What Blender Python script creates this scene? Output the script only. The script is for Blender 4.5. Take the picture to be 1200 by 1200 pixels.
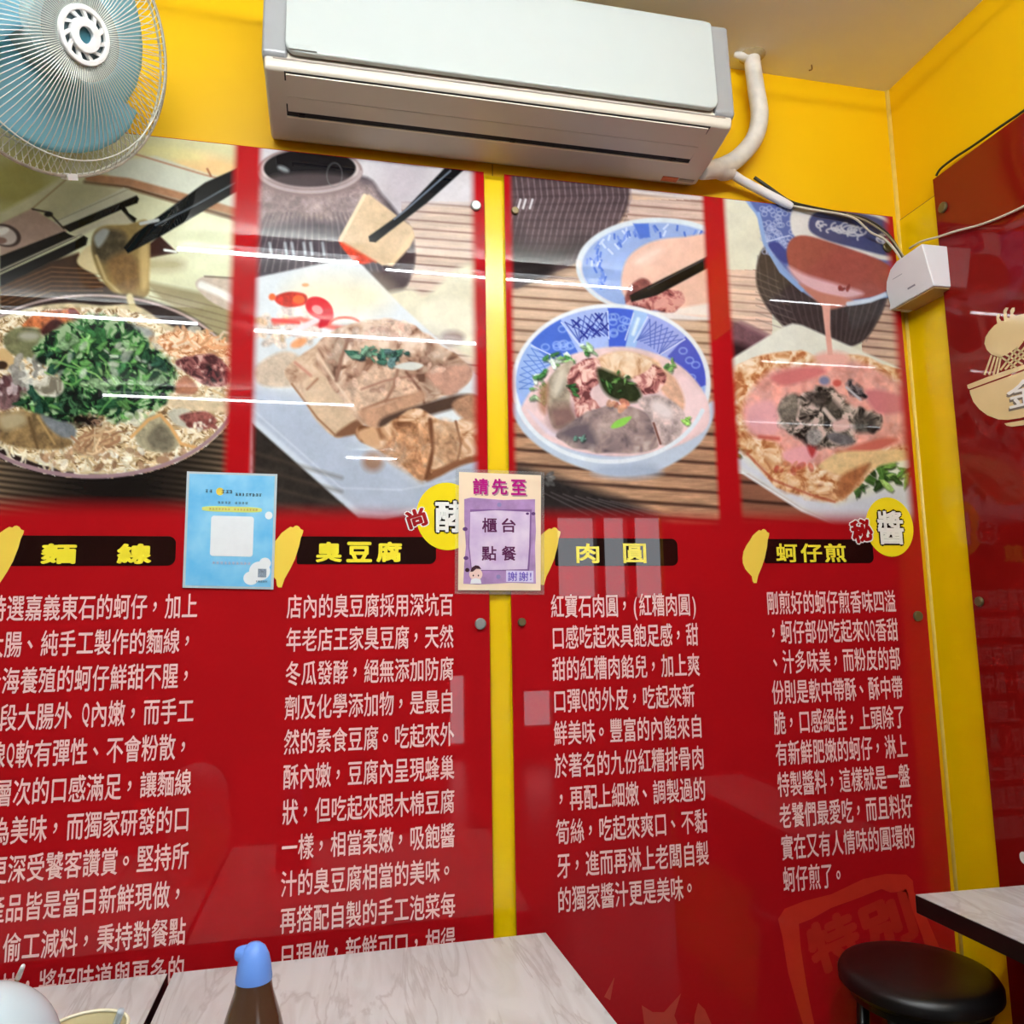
import bpy, math, random
import numpy as np
from mathutils import Vector, Matrix

# ------------------------------------------------------------------ camera, world, exposure
for o in list(bpy.data.objects): bpy.data.objects.remove(o)
SC = bpy.context.scene
COL = SC.collection
F, YAW, PITCH, ROLL = 914.38, 0.22099931, 0.13308526, -0.0168328
CAM = np.array([0.0, -1.6, 1.325])
def _rot(y, p, r):
    cy, sy, cp, sp, cr, sr = math.cos(y), math.sin(y), math.cos(p), math.sin(p), math.cos(r), math.sin(r)
    f = np.array([sy*cp, cy*cp, sp]); rt = np.array([cy, -sy, 0]); up = np.cross(rt, f)
    return np.array([cr*rt+sr*up, -sr*rt+cr*up, f])
RM = _rot(YAW, PITCH, ROLL)
cd = bpy.data.cameras.new('camera'); cam = bpy.data.objects.new('camera', cd); COL.objects.link(cam)
cd.sensor_width = 36; cd.lens = F/1200*36; cd.clip_start = .02
m = Matrix.Identity(4)
for i in range(3):
    m[i][0], m[i][1], m[i][2], m[i][3] = RM[0][i], RM[1][i], -RM[2][i], CAM[i]
cam.matrix_world = m
SC.camera = cam
w = bpy.data.worlds.new('world'); SC.world = w; w.use_nodes = True
w.node_tree.nodes['Background'].inputs[0].default_value = (.86, .93, 1, 1)
w.node_tree.nodes['Background'].inputs[1].default_value = 1.2
SC.view_settings.view_transform = 'Standard'; SC.view_settings.look = 'None'
SC.view_settings.gamma = 1; SC.view_settings.use_curve_mapping = False
SC.view_settings.exposure = 1.95
TUBE = 66.0           # radiance of the ceiling tubes

# ------------------------------------------------------------------ photo pixel -> place on a known plane
def ray(x, y): return RM.T @ np.array([(x-600)/F, -(y-600)/F, 1.0])
def onY(x, y, yp=0.0):
    d = ray(x, y); return CAM + d*(yp-CAM[1])/d[1]
def onX(x, y, xp):
    d = ray(x, y); return CAM + d*(xp-CAM[0])/d[0]
def onZ(x, y, zp):
    d = ray(x, y); return CAM + d*(zp-CAM[2])/d[2]
def atD(x, y, dep): return CAM + ray(x, y)*dep
def projA(P):
    c = (P-CAM) @ RM.T
    return 600+F*c[:, 0]/c[:, 2], 600-F*c[:, 1]/c[:, 2]

# ------------------------------------------------------------------ materials
def lin(c):
    c = np.asarray(c, float)/255
    return np.where(c <= .04045, c/12.92, ((c+.055)/1.055)**2.4)
def S(r, g, b):
    v = lin((r, g, b)); return (float(v[0]), float(v[1]), float(v[2]), 1)
MATS = {}
def mat(name, col, rough=.5, spec=.5, metal=0, coat=0, noise=0, nscale=20, stretch=(1, 1, 1), bump=0, col2=None, alpha=1, trans=0, emis=0, ior=1.5, crough=.03):
    if name in MATS: return MATS[name]
    M = bpy.data.materials.new(name); M.use_nodes = True
    nt = M.node_tree; b = nt.nodes['Principled BSDF']
    b.inputs['Base Color'].default_value = col; b.inputs['Roughness'].default_value = rough
    b.inputs['Specular IOR Level'].default_value = spec; b.inputs['Metallic'].default_value = metal
    b.inputs['Coat Weight'].default_value = coat; b.inputs['Coat Roughness'].default_value = crough
    b.inputs['Alpha'].default_value = alpha; b.inputs['Transmission Weight'].default_value = trans; b.inputs['IOR'].default_value = ior
    if emis:
        b.inputs['Emission Color'].default_value = col; b.inputs['Emission Strength'].default_value = emis
    tc = nt.nodes.new('ShaderNodeTexCoord'); mp = nt.nodes.new('ShaderNodeMapping'); mp.inputs['Scale'].default_value = stretch
    nz = nt.nodes.new('ShaderNodeTexNoise'); nz.inputs['Scale'].default_value = nscale; nz.inputs['Detail'].default_value = 4
    nt.links.new(tc.outputs['Object'], mp.inputs['Vector']); nt.links.new(mp.outputs['Vector'], nz.inputs['Vector'])
    if noise:
        r = nt.nodes.new('ShaderNodeValToRGB')
        c2 = col2 or tuple(max(0, c*(1-noise)) for c in col[:3])+(1,)
        r.color_ramp.elements[0].color = c2; r.color_ramp.elements[0].position = .35
        r.color_ramp.elements[1].color = col; r.color_ramp.elements[1].position = .65
        nt.links.new(nz.outputs['Fac'], r.inputs['Fac']); nt.links.new(r.outputs['Color'], b.inputs['Base Color'])
    if bump:
        bp = nt.nodes.new('ShaderNodeBump'); bp.inputs['Strength'].default_value = bump; bp.inputs['Distance'].default_value = .002
        nt.links.new(nz.outputs['Fac'], bp.inputs['Height']); nt.links.new(bp.outputs['Normal'], b.inputs['Normal'])
    MATS[name] = M
    return M
RED = (172, 18, 24)                 # ink red of the posters
PR = .014
yellow_wall = mat('yellow_paint', S(240, 188, 0), .45, .3, noise=.05, nscale=3, bump=.06)
yellow_trim = mat('yellow_trim', S(246, 206, 2), .22, .5, noise=.04, nscale=5)
bead_m = mat('cream_bead', S(238, 204, 92), .4, noise=.12, nscale=30)
ceil_m = mat('ceiling_paint', S(242, 241, 232), .8, .2, noise=.05, nscale=4, bump=.08)
floor_m = mat('floor_tile', S(84, 72, 62), .25, noise=.15, nscale=8)
plain_m = mat('plain_wall', S(98, 88, 78), .6, noise=.06, nscale=4)
red_print = mat('red_print', S(*RED), PR, .36, noise=.04, nscale=2)
dark_red = mat('dark_red_print', S(128, 17, 14), PR, .36, noise=.05, nscale=2)
ink_white = mat('white_ink', S(250, 206, 200), .2, .5, noise=.02)
ink_pure = mat('pure_white_ink', S(245, 243, 235), .2, noise=.02)
ink_yellow = mat('yellow_ink', S(250, 232, 60), .15, noise=.02)
ink_gold = mat('gold_ink', S(250, 215, 85), PR, noise=.03)
ink_badge = mat('badge_yellow_ink', S(252, 226, 36), PR, noise=.02)
ink_black = mat('black_ink', S(20, 12, 10), PR, noise=.02)
ink_bar = mat('bar_ink', S(34, 14, 12), PR, noise=.1)
ink_crimson = mat('crimson_ink', S(165, 16, 20), .2, noise=.02)
ink_stamp2 = mat('stamp_text_ink', S(186, 42, 30), .05, noise=.1, nscale=15)
ink_stamp = mat('stamp_ink', S(202, 50, 34), .05, noise=.08, nscale=15)
ink_tan = mat('tan_ink', S(232, 205, 150), .08, noise=.04)
ink_splash = mat('splash_ink', S(190, 62, 48), .05, noise=.1)
acm = mat('air_con_casing', S(214, 204, 186), .35, .5, noise=.03, nscale=3)
ac_white = mat('air_con_gloss', S(188, 194, 189), .08, .5, coat=.5, noise=.01)
ac_silver = mat('air_con_silver', S(158, 159, 158), .3, .5, metal=.1, noise=.03)
dark_gap = mat('dark_gap', S(18, 14, 12), .7, noise=.1)
white_wrap = mat('pipe_wrap', S(226, 220, 208), .65, noise=.14, nscale=40, bump=.25)
white_pl = mat('white_plastic', S(240, 238, 238), .3, noise=.02)
beige_pl = mat('beige_plastic', S(182, 152, 100), .5, noise=.04)
cable_w = mat('white_cable', S(214, 206, 186), .5, noise=.08)
cable_b = mat('black_cable', S(30, 28, 26), .5, noise=.1)
screw_m = mat('screw_steel', S(190, 192, 186), .28, metal=.75, noise=.06, nscale=60)
screw_d = mat('screw_olive', S(120, 108, 72), .4, metal=.5, noise=.1, nscale=60)
black_vinyl = mat('black_vinyl', S(13, 9, 9), .38, .5, noise=.1, nscale=80, bump=.1)
black_metal = mat('black_metal', S(16, 14, 14), .3, noise=.1)
black_edge = mat('black_edge', S(12, 9, 9), .45, noise=.1)
chrome_w = mat('fan_wire', S(222, 222, 212), .3, metal=.2, noise=.02)
rust_w = mat('fan_wire_aged', S(150, 130, 112), .4, metal=.3, noise=.3, nscale=50)
fan_white = mat('fan_white', S(242, 242, 238), .35, noise=.02)
fan_grey = mat('fan_grey', S(120, 128, 128), .4, noise=.04)
sauce_m = mat('soy_bottle_glass', S(84, 58, 42), .12, .5, noise=.06, coat=.3)
sauce_d = mat('soy_sauce', S(12, 8, 8), .12, noise=.06)
blue_cap = mat('blue_cap', S(112, 160, 245), .25, noise=.02)
white_ceramic = mat('white_ceramic', S(198, 214, 222), .15, noise=.02)
cream_bowl = mat('cream_melamine', S(236, 224, 176), .25, noise=.03)
soup_m = mat('soup', S(214, 186, 120), .2, noise=.2, nscale=30)
wood_stick = mat('stick_wood', S(150, 112, 70), .5, noise=.2)

def laminate(name, a, b_, c):
    M = bpy.data.materials.new(name); M.use_nodes = True; nt = M.node_tree; p = nt.nodes['Principled BSDF']
    p.inputs['Roughness'].default_value = .32
    tc = nt.nodes.new('ShaderNodeTexCoord'); mp = nt.nodes.new('ShaderNodeMapping'); mp.inputs['Scale'].default_value = (1, .16, 1); mp.inputs['Rotation'].default_value = (0, 0, .12)
    n1 = nt.nodes.new('ShaderNodeTexNoise'); n1.inputs['Scale'].default_value = 26; n1.inputs['Detail'].default_value = 6; n1.inputs['Distortion'].default_value = 1.6
    n2 = nt.nodes.new('ShaderNodeTexNoise'); n2.inputs['Scale'].default_value = 9; n2.inputs['Detail'].default_value = 8; n2.inputs['Distortion'].default_value = 3.0
    r1 = nt.nodes.new('ShaderNodeValToRGB'); r2 = nt.nodes.new('ShaderNodeValToRGB'); mx = nt.nodes.new('ShaderNodeMix'); mx.data_type = 'RGBA'
    r1.color_ramp.elements[0].position = .35; r1.color_ramp.elements[0].color = b_; r1.color_ramp.elements[1].position = .6; r1.color_ramp.elements[1].color = a
    r2.color_ramp.elements[0].position = .46; r2.color_ramp.elements[0].color = (0, 0, 0, 1)
    e = r2.color_ramp.elements.new(.5); e.color = (.75, .75, .75, 1)
    r2.color_ramp.elements[2].position = .54; r2.color_ramp.elements[2].color = (0, 0, 0, 1)
    L = nt.links.new
    L(tc.outputs['Object'], mp.inputs['Vector']); L(mp.outputs['Vector'], n1.inputs['Vector']); L(mp.outputs['Vector'], n2.inputs['Vector'])
    L(n1.outputs['Fac'], r1.inputs['Fac']); L(n2.outputs['Fac'], r2.inputs['Fac'])
    L(r2.outputs['Color'], mx.inputs['Factor']); L(r1.outputs['Color'], mx.inputs['A']); mx.inputs['B'].default_value = c
    L(mx.outputs['Result'], p.inputs['Base Color'])
    return M
table_m = laminate('table_laminate', S(216, 219, 219), S(202, 203, 202), S(182, 180, 178))

def print_material():
    M = bpy.data.materials.new('printed_photo'); M.use_nodes = True; nt = M.node_tree; p = nt.nodes['Principled BSDF']
    a = nt.nodes.new('ShaderNodeAttribute'); a.attribute_name = 'ink'
    nt.links.new(a.outputs['Color'], p.inputs['Base Color']); p.inputs['Roughness'].default_value = PR; p.inputs['Specular IOR Level'].default_value = .36
    return M
photo_m = print_material()
def blade_material():
    M = bpy.data.materials.new('blue_clear_plastic'); M.use_nodes = True; nt = M.node_tree; p = nt.nodes['Principled BSDF']
    p.inputs['Base Color'].default_value = S(168, 226, 242); p.inputs['Roughness'].default_value = .2
    t = nt.nodes.new('ShaderNodeBsdfTransparent'); t.inputs[0].default_value = S(200, 232, 236)
    tl = nt.nodes.new('ShaderNodeBsdfTranslucent'); tl.inputs[0].default_value = S(120, 205, 232)
    m1 = nt.nodes.new('ShaderNodeMixShader'); m1.inputs[0].default_value = .3
    m2 = nt.nodes.new('ShaderNodeMixShader'); m2.inputs[0].default_value = .25
    out = nt.nodes['Material Output']; L = nt.links.new
    L(p.outputs[0], m1.inputs[1]); L(tl.outputs[0], m1.inputs[2]); L(m1.outputs[0], m2.inputs[1]); L(t.outputs[0], m2.inputs[2]); L(m2.outputs[0], out.inputs[0])
    return M
blade_m = blade_material()

# ------------------------------------------------------------------ mesh helpers
def link(name, me, material, parent=None):
    o = bpy.data.objects.new(name, me); COL.objects.link(o)
    if material is not None: me.materials.append(material)
    if parent is not None: o.parent = parent
    return o
def root(name, loc, label, cat, group=None, rot=None):
    o = bpy.data.objects.new(name, None); COL.objects.link(o); o.location = tuple(float(v) for v in loc); o.empty_display_size = .05
    if rot is not None: o.rotation_euler = rot
    o['label'] = label; o['category'] = cat
    if group: o['group'] = group
    return o
def tag(o, label, cat, group=None):
    o['label'] = label; o['category'] = cat
    if group: o['group'] = group
    return o
def struct(o):
    o['kind'] = 'structure'; return o
def wl(parent):            # world -> the parent's space (parents here are only moved)
    L = np.zeros(3); p = parent
    while p is not None:
        L = L+np.array(p.location); p = p.parent
    return L
def mesh(name, V, Fc, material, parent=None, smooth=False, local=False):
    V = np.asarray(V, float)
    org = np.zeros(3)
    if parent is not None and not local: V = V-wl(parent)
    elif parent is None and not local:
        org = np.array([(V[:, 0].min()+V[:, 0].max())/2, (V[:, 1].min()+V[:, 1].max())/2, V[:, 2].min()]); V = V-org
    me = bpy.data.meshes.new(name); me.from_pydata([tuple(map(float, v)) for v in V], [], Fc); me.update()
    if smooth: me.polygons.foreach_set('use_smooth', [True]*len(me.polygons))
    o = link(name, me, material, parent)
    if parent is None: o.location = tuple(org)
    return o
def bev(o, w, seg=3):
    b = o.modifiers.new('bevel', 'BEVEL'); b.width = w; b.segments = seg; b.limit_method = 'ANGLE'; b.angle_limit = .6
    o.data.polygons.foreach_set('use_smooth', [True]*len(o.data.polygons))
    n = o.modifiers.new('wn', 'WEIGHTED_NORMAL'); n.keep_sharp = True
    return o
BF = [(0, 3, 2, 1), (4, 5, 6, 7), (0, 1, 5, 4), (1, 2, 6, 5), (2, 3, 7, 6), (3, 0, 4, 7)]
def box(name, a, b, material, parent=None, local=False):
    x0, y0, z0 = a; x1, y1, z1 = b
    x0, x1 = sorted((x0, x1)); y0, y1 = sorted((y0, y1)); z0, z1 = sorted((z0, z1))
    V = [(x0, y0, z0), (x1, y0, z0), (x1, y1, z0), (x0, y1, z0), (x0, y0, z1), (x1, y0, z1), (x1, y1, z1), (x0, y1, z1)]
    return mesh(name, V, BF, material, parent, local=local)
def hexa(name, V, material, parent=None): return mesh(name, V, BF, material, parent)
def lathe(name, prof, c, material, parent=None, seg=40, local=False, axis=None):
    V, Fc = [], []
    for r, z in prof:
        for k in range(seg):
            a = 2*math.pi*k/seg; V.append((c[0]+r*math.cos(a), c[1]+r*math.sin(a), c[2]+z))
    n = len(prof)
    for i in range(n-1):
        for k in range(seg):
            k2 = (k+1) % seg; Fc.append((i*seg+k, i*seg+k2, (i+1)*seg+k2, (i+1)*seg+k))
    if prof[0][0] > 1e-6: Fc.append(tuple(range(seg))[::-1])
    if prof[-1][0] > 1e-6: Fc.append(tuple((n-1)*seg+k for k in range(seg)))
    o = mesh(name, V, Fc, material, parent, smooth=True, local=local)
    o.modifiers.new('es', 'EDGE_SPLIT').split_angle = .7
    return o
def smoothpath(P, n=8):
    P = [np.array(p, float) for p in P]; Q = [P[0]]+P+[P[-1]]; out = []
    for i in range(1, len(Q)-2):
        for t in np.linspace(0, 1, n, endpoint=False):
            a, b, c, d = Q[i-1:i+3]
            out.append(.5*(2*b+(c-a)*t+(2*a-5*b+4*c-d)*t*t+(3*b-a-3*c+d)*t**3))
    out.append(P[-1]); return out
def tubegeo(P, r, seg=10, closed=False):
    P = [np.array(p, float) for p in P]; n = len(P); V, Fc = [], []
    rr = r if hasattr(r, '__len__') else [r]*n
    up = np.array([.3, .2, .93])
    for i in range(n):
        if closed: t = P[(i+1) % n]-P[i-1]
        else: t = P[min(i+1, n-1)]-P[max(i-1, 0)]
        t = t/(np.linalg.norm(t)+1e-12)
        u = np.cross(t, up); u = u/(np.linalg.norm(u)+1e-9); v = np.cross(u, t)
        for k in range(seg):
            a = 2*math.pi*k/seg; V.append(P[i]+rr[i]*(math.cos(a)*u+math.sin(a)*v))
    for i in range(n if closed else n-1):
        j = (i+1) % n
        for k in range(seg):
            k2 = (k+1) % seg; Fc.append((i*seg+k, i*seg+k2, j*seg+k2, j*seg+k))
    if not closed:
        Fc.append(tuple(range(seg))[::-1]); Fc.append(tuple((n-1)*seg+k for k in range(seg)))
    return V, Fc
def join(geos):
    V, Fc = [], []
    for v, f in geos:
        b = len(V); V += list(v); Fc += [tuple(i+b for i in q) for q in f]
    return V, Fc
def tube(name, P, r, material, parent=None, seg=10, sm=True, local=False):
    if sm and len(P) > 2:
        n0 = len(P); Q = smoothpath(P)
        if hasattr(r, '__len__'): r = np.interp(np.linspace(0, n0-1, len(Q)), range(n0), r)
        P = Q
    V, Fc = tubegeo(P, r, seg); return mesh(name, V, Fc, material, parent, smooth=True, local=local)
def flatpoly(name, pts, y, material, parent, plane='Y', back=.0003):
    """flat print of a given outline (x,z) lying on a panel; its edge is a film's thickness deep"""
    n = len(pts)
    if plane == 'Y': V = [(p[0], y, p[1]) for p in pts]+[(p[0], y+back, p[1]) for p in pts]
    else: V = [(y, p[0], p[1]) for p in pts]+[(y+back, p[0], p[1]) for p in pts]
    Fc = [tuple(range(n)), tuple(range(2*n-1, n-1, -1))]+[(i, i+n, (i+1) % n+n, (i+1) % n) for i in range(n)]
    return mesh(name, V, Fc, material, parent)
def circle(cx, cz, rx, rz=None, n=48): return [(cx+rx*math.cos(2*math.pi*k/n), cz+(rz or rx)*math.sin(2*math.pi*k/n)) for k in range(n)]

# ---- glyphs
GL = {}
def glyph(ch, off=0.0):
    if (ch, off) in GL: return GL[(ch, off)]
    cu = bpy.data.curves.new('glyph', 'FONT'); cu.body = ch; cu.size = 1; cu.resolution_u = 3
    o = bpy.data.objects.new('glyph', cu); COL.objects.link(o)
    dg = bpy.context.evaluated_depsgraph_get(); me = o.evaluated_get(dg).to_mesh()
    V = np.array([(v.co[0], v.co[1], 0) for v in me.vertices]) if len(me.vertices) else np.zeros((0, 3))
    Fc = [tuple(p.vertices) for p in me.polygons]
    o.evaluated_get(dg).to_mesh_clear(); bpy.data.objects.remove(o); bpy.data.curves.remove(cu)
    if off and len(V):            # heavier weight: a few copies of the strokes set side by side
        D = [(-1, -1), (1, 1)] if off < .014 else ([(-.7, -.7), (.7, -.7), (.7, .7), (-.7, .7)] if off < .04 else [(math.cos(t), math.sin(t)) for t in np.arange(0, 2*math.pi, math.pi/4)])
        E_ = V[:, 1].max()-V[:, 1].min() if off >= .014 else 1; n0 = len(V); F0 = Fc; Fc = []
        for k in range(len(D)): Fc += [tuple(i+k*n0 for i in f) for f in F0]
        V = np.concatenate([V+np.array([d[0]*off, d[1]*off, k]) for k, d in enumerate(D)])
    GL[(ch, off)] = (V, Fc); return GL[(ch, off)]
EMX, EMY0, EMY1 = [1.0], [-.12], [.88]
def calib():
    V, _ = glyph('國'); w_ = V[:, 0].max()-V[:, 0].min()
    EMX[0] = w_/.83; c = (V[:, 1].max()+V[:, 1].min())/2; EMY0[0] = c-EMX[0]/2; EMY1[0] = c+EMX[0]/2
calib()
def cells(ch):
    return .5 if ch in ' Q()“"!' else 1.0
def textgeo(s, x0, ztop, cw, chh, off):
    """cells laid from x0 to the right, glyphs stretched into cw x chh cells; list of (V2,F)"""
    out = []; x = x0; E = EMX[0]
    for ch in s:
        c = cells(ch)
        if ch not in ' 　':
            V, Fc = glyph(ch, off)
            if len(V):
                if c == .5:
                    a, b = V[:, 0].min(), V[:, 0].max(); wd = .8 if ch == 'Q' else .5
                    X = x+cw*c*((1-wd)/2+wd*(V[:, 0]-a)/max(b-a, 1e-6))
                    Z = ztop-chh*(1-(V[:, 1]-EMY0[0])/E)
                    if ch == 'Q':
                        zb, zt = V[:, 1].min(), V[:, 1].max(); Z = ztop-chh*(.93-.86*(V[:, 1]-zb)/(zt-zb))
                else:
                    vx = V[:, 0]
                    if ch in '，、。': vx = vx-(vx.min()+vx.max())/2+E*.42
                    X = x+cw*vx/E
                    vy = V[:, 1]
                    if ch in '，、。': vy = vy-(vy.min()+vy.max())/2+(EMY0[0]+EMY1[0])/2
                    Z = ztop-chh*(1-(vy-EMY0[0])/E)
                out.append((np.stack([X, Z, V[:, 2]], 1), Fc))
        x += cw*c
    return out
def boxglyph(ch, x0, x1, z0, z1, off, rot=0, grow=0):
    V, Fc = glyph(ch, off)
    Vb, _ = glyph(ch, grow)          # fit by this weight's box so outlines stay concentric
    a, b = Vb.min(0), Vb.max(0)
    X = x0+(x1-x0)*(V[:, 0]-a[0])/(b[0]-a[0]); Z = z0+(z1-z0)*(V[:, 1]-a[1])/(b[1]-a[1])
    if rot:
        cx, cz = (x0+x1)/2, (z0+z1)/2; c, s = math.cos(rot), math.sin(rot)
        X, Z = cx+(X-cx)*c-(Z-cz)*s, cz+(X-cx)*s+(Z-cz)*c
    return np.stack([X, Z, V[:, 2]], 1), Fc
def lettering(name, geos, y, material, parent, plane='Y'):
    V, Fc = [], []
    for v, f in geos:
        b = len(V)
        for p in v: V.append((p[0], y+p[2]*3.5e-5, p[1]) if plane == 'Y' else (y+p[2]*3.5e-5, p[0], p[1]))
        Fc += [tuple(i+b for i in q) for q in f]
    return mesh(name, V, Fc, material, parent)

# ------------------------------------------------------------------ the room
XL, XR, YF, ZC = -2.4, 1.375, -6.2, 2.657
XW, YS = 4.6, -1.62        # the room widens beyond the end of the short right wall
T = .12
struct(box('wall_back', (XL-T, 0, 0), (XR+T, T, ZC), yellow_wall))
struct(box('wall_right', (XR, YS, 0), (XR+T, 0, ZC), yellow_wall))
struct(box('wall_side', (XR+T, YS, 0), (XW, YS+T, ZC), plain_m))
struct(box('wall_far', (XW, YF, 0), (XW+T, YS+T, ZC), plain_m))
struct(box('wall_left', (XL-T, YF, 0), (XL, 0, ZC), plain_m))
struct(box('ceiling', (XL-T, YF-T, ZC), (XW+T, T, ZC+.1), ceil_m))
struct(box('floor', (XL-T, YF-T, -.1), (XW+T, T, 0), floor_m))
# unseen street side behind the viewer: daylight openings added for reflections in the boards
def front():
    V, Fc = [], []
    def b(x0, x1, z0, z1):
        k = len(V)
        for z in (z0, z1):
            V.extend([(x0, YF-T, z), (x1, YF-T, z), (x1, YF, z), (x0, YF, z)])
        Fc.extend([tuple(i+k for i in q) for q in BF])
    def virt(px, py):                 # where a reflection seen at a photo pixel lies on this wall
        q = onY(px, py, -YF); return q[0], q[2]
    H = []
    for x0, y0, x1, y1 in ((652, 606, 700, 700), (706, 606, 736, 700), (742, 606, 800, 700), (613, 810, 647, 850), (527, 792, 545, 872)):
        a, c = virt(x0, y0), virt(x1, y1); H.append((a[0], c[0], max(c[1], .02), a[1]))
    xs = sorted({XL, XW} | {h[0] for h in H} | {h[1] for h in H}); zs = sorted({0, ZC} | {h[2] for h in H} | {h[3] for h in H})
    for i in range(len(xs)-1):
        z_from = None
        for j in range(len(zs)-1):
            cx, cz = (xs[i]+xs[i+1])/2, (zs[j]+zs[j+1])/2
            hole = any(h[0] < cx < h[1] and h[2] < cz < h[3] for h in H)
            if hole and z_from is not None: b(xs[i], xs[i+1], z_from, zs[j]); z_from = None
            if not hole and z_from is None: z_from = zs[j]
        if z_from is not None: b(xs[i], xs[i+1], z_from, ZC)
    return mesh('wall_front', V, Fc, plain_m)
struct(front())
struct(tube('trim_1', [(XR-.001, -.001, 0), (XR-.001, -.001, ZC)], .0065, bead_m, sm=False, seg=12))
sx0, sx1 = onY(569.3, 210)[0]-.004, onY(590, 210)[0]+.004
ZT = onY(590, 204.5, -.018)[2]
struct(box('trim_2', (sx0, -.004, 0), (sx1, 0, ZT+.002), yellow_trim))
yR = onX(1139, 720, XR-.018)[1]
struct(box('trim_3', (XR-.003, yR-.02, 0), (XR, -.006, ZT-.002), yellow_trim))

seam_m = mat('seam_shadow', S(150, 108, 10), .7, noise=.2)
struct(box('trim_4', (XR-.0016, yR-.02, ZT-.001), (XR, -.006, ZT+.0012), seam_m))
sc_ = onY(577, 198)[0]
struct(box('trim_5', (sc_-.0008, -.0012, ZT+.001), (sc_+.0008, 0, ZT+.032), seam_m))

# ------------------------------------------------------------------ ceiling tubes (they show in the gloss of the posters)
def tube_lamp(x0, x1, y, z, label, k=1.0, r=.0055):
    t = root('tube_lamp', ((x0+x1)/2, y, ZC), label, 'ceiling lamp', 'bare tube lamps under the ceiling')
    box('housing', (x0-.03, y-.014, z+.022), (x1+.03, y+.014, ZC-.0005), mat('lamp_housing', S(96, 96, 96), .5, noise=.05), t)
    for x, s in ((x0, -1), (x1, 1)):
        box('lamp_holder', (x, y-.014, z-.016), (x+s*.022, y+.014, z+.0225), white_pl, t)
    tube('tube', [(x0, y, z), (x1, y, z)], r, mat('tube_glow_%.2f' % k, (.93, .97, 1, 1), emis=TUBE*k), t, seg=10, sm=False)
tube_lamp(-.55, .06, -1.165, 2.60, 'short tube lamp nearest the poster wall, reflected under the air conditioner', 1.3)
tube_lamp(.16, 1.12, -1.2, 2.60, 'dimmer tube lamp near the poster wall, toward the right corner', 1.9, .003)
tube_lamp(-1.6, -.60, -1.88, 2.60, 'tube lamp in the second row from the posters, toward the left wall', .8)
tube_lamp(-.37, .62, -1.92, 2.60, 'tube lamp in the second row from the posters, middle of the room', .95)
tube_lamp(-1.3, .08, -3.1, 2.60, 'long tube lamp in the third row from the posters', .55)
tube_lamp(.06, .45, -4.67, 2.60, 'short tube lamp farthest from the posters')

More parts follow.
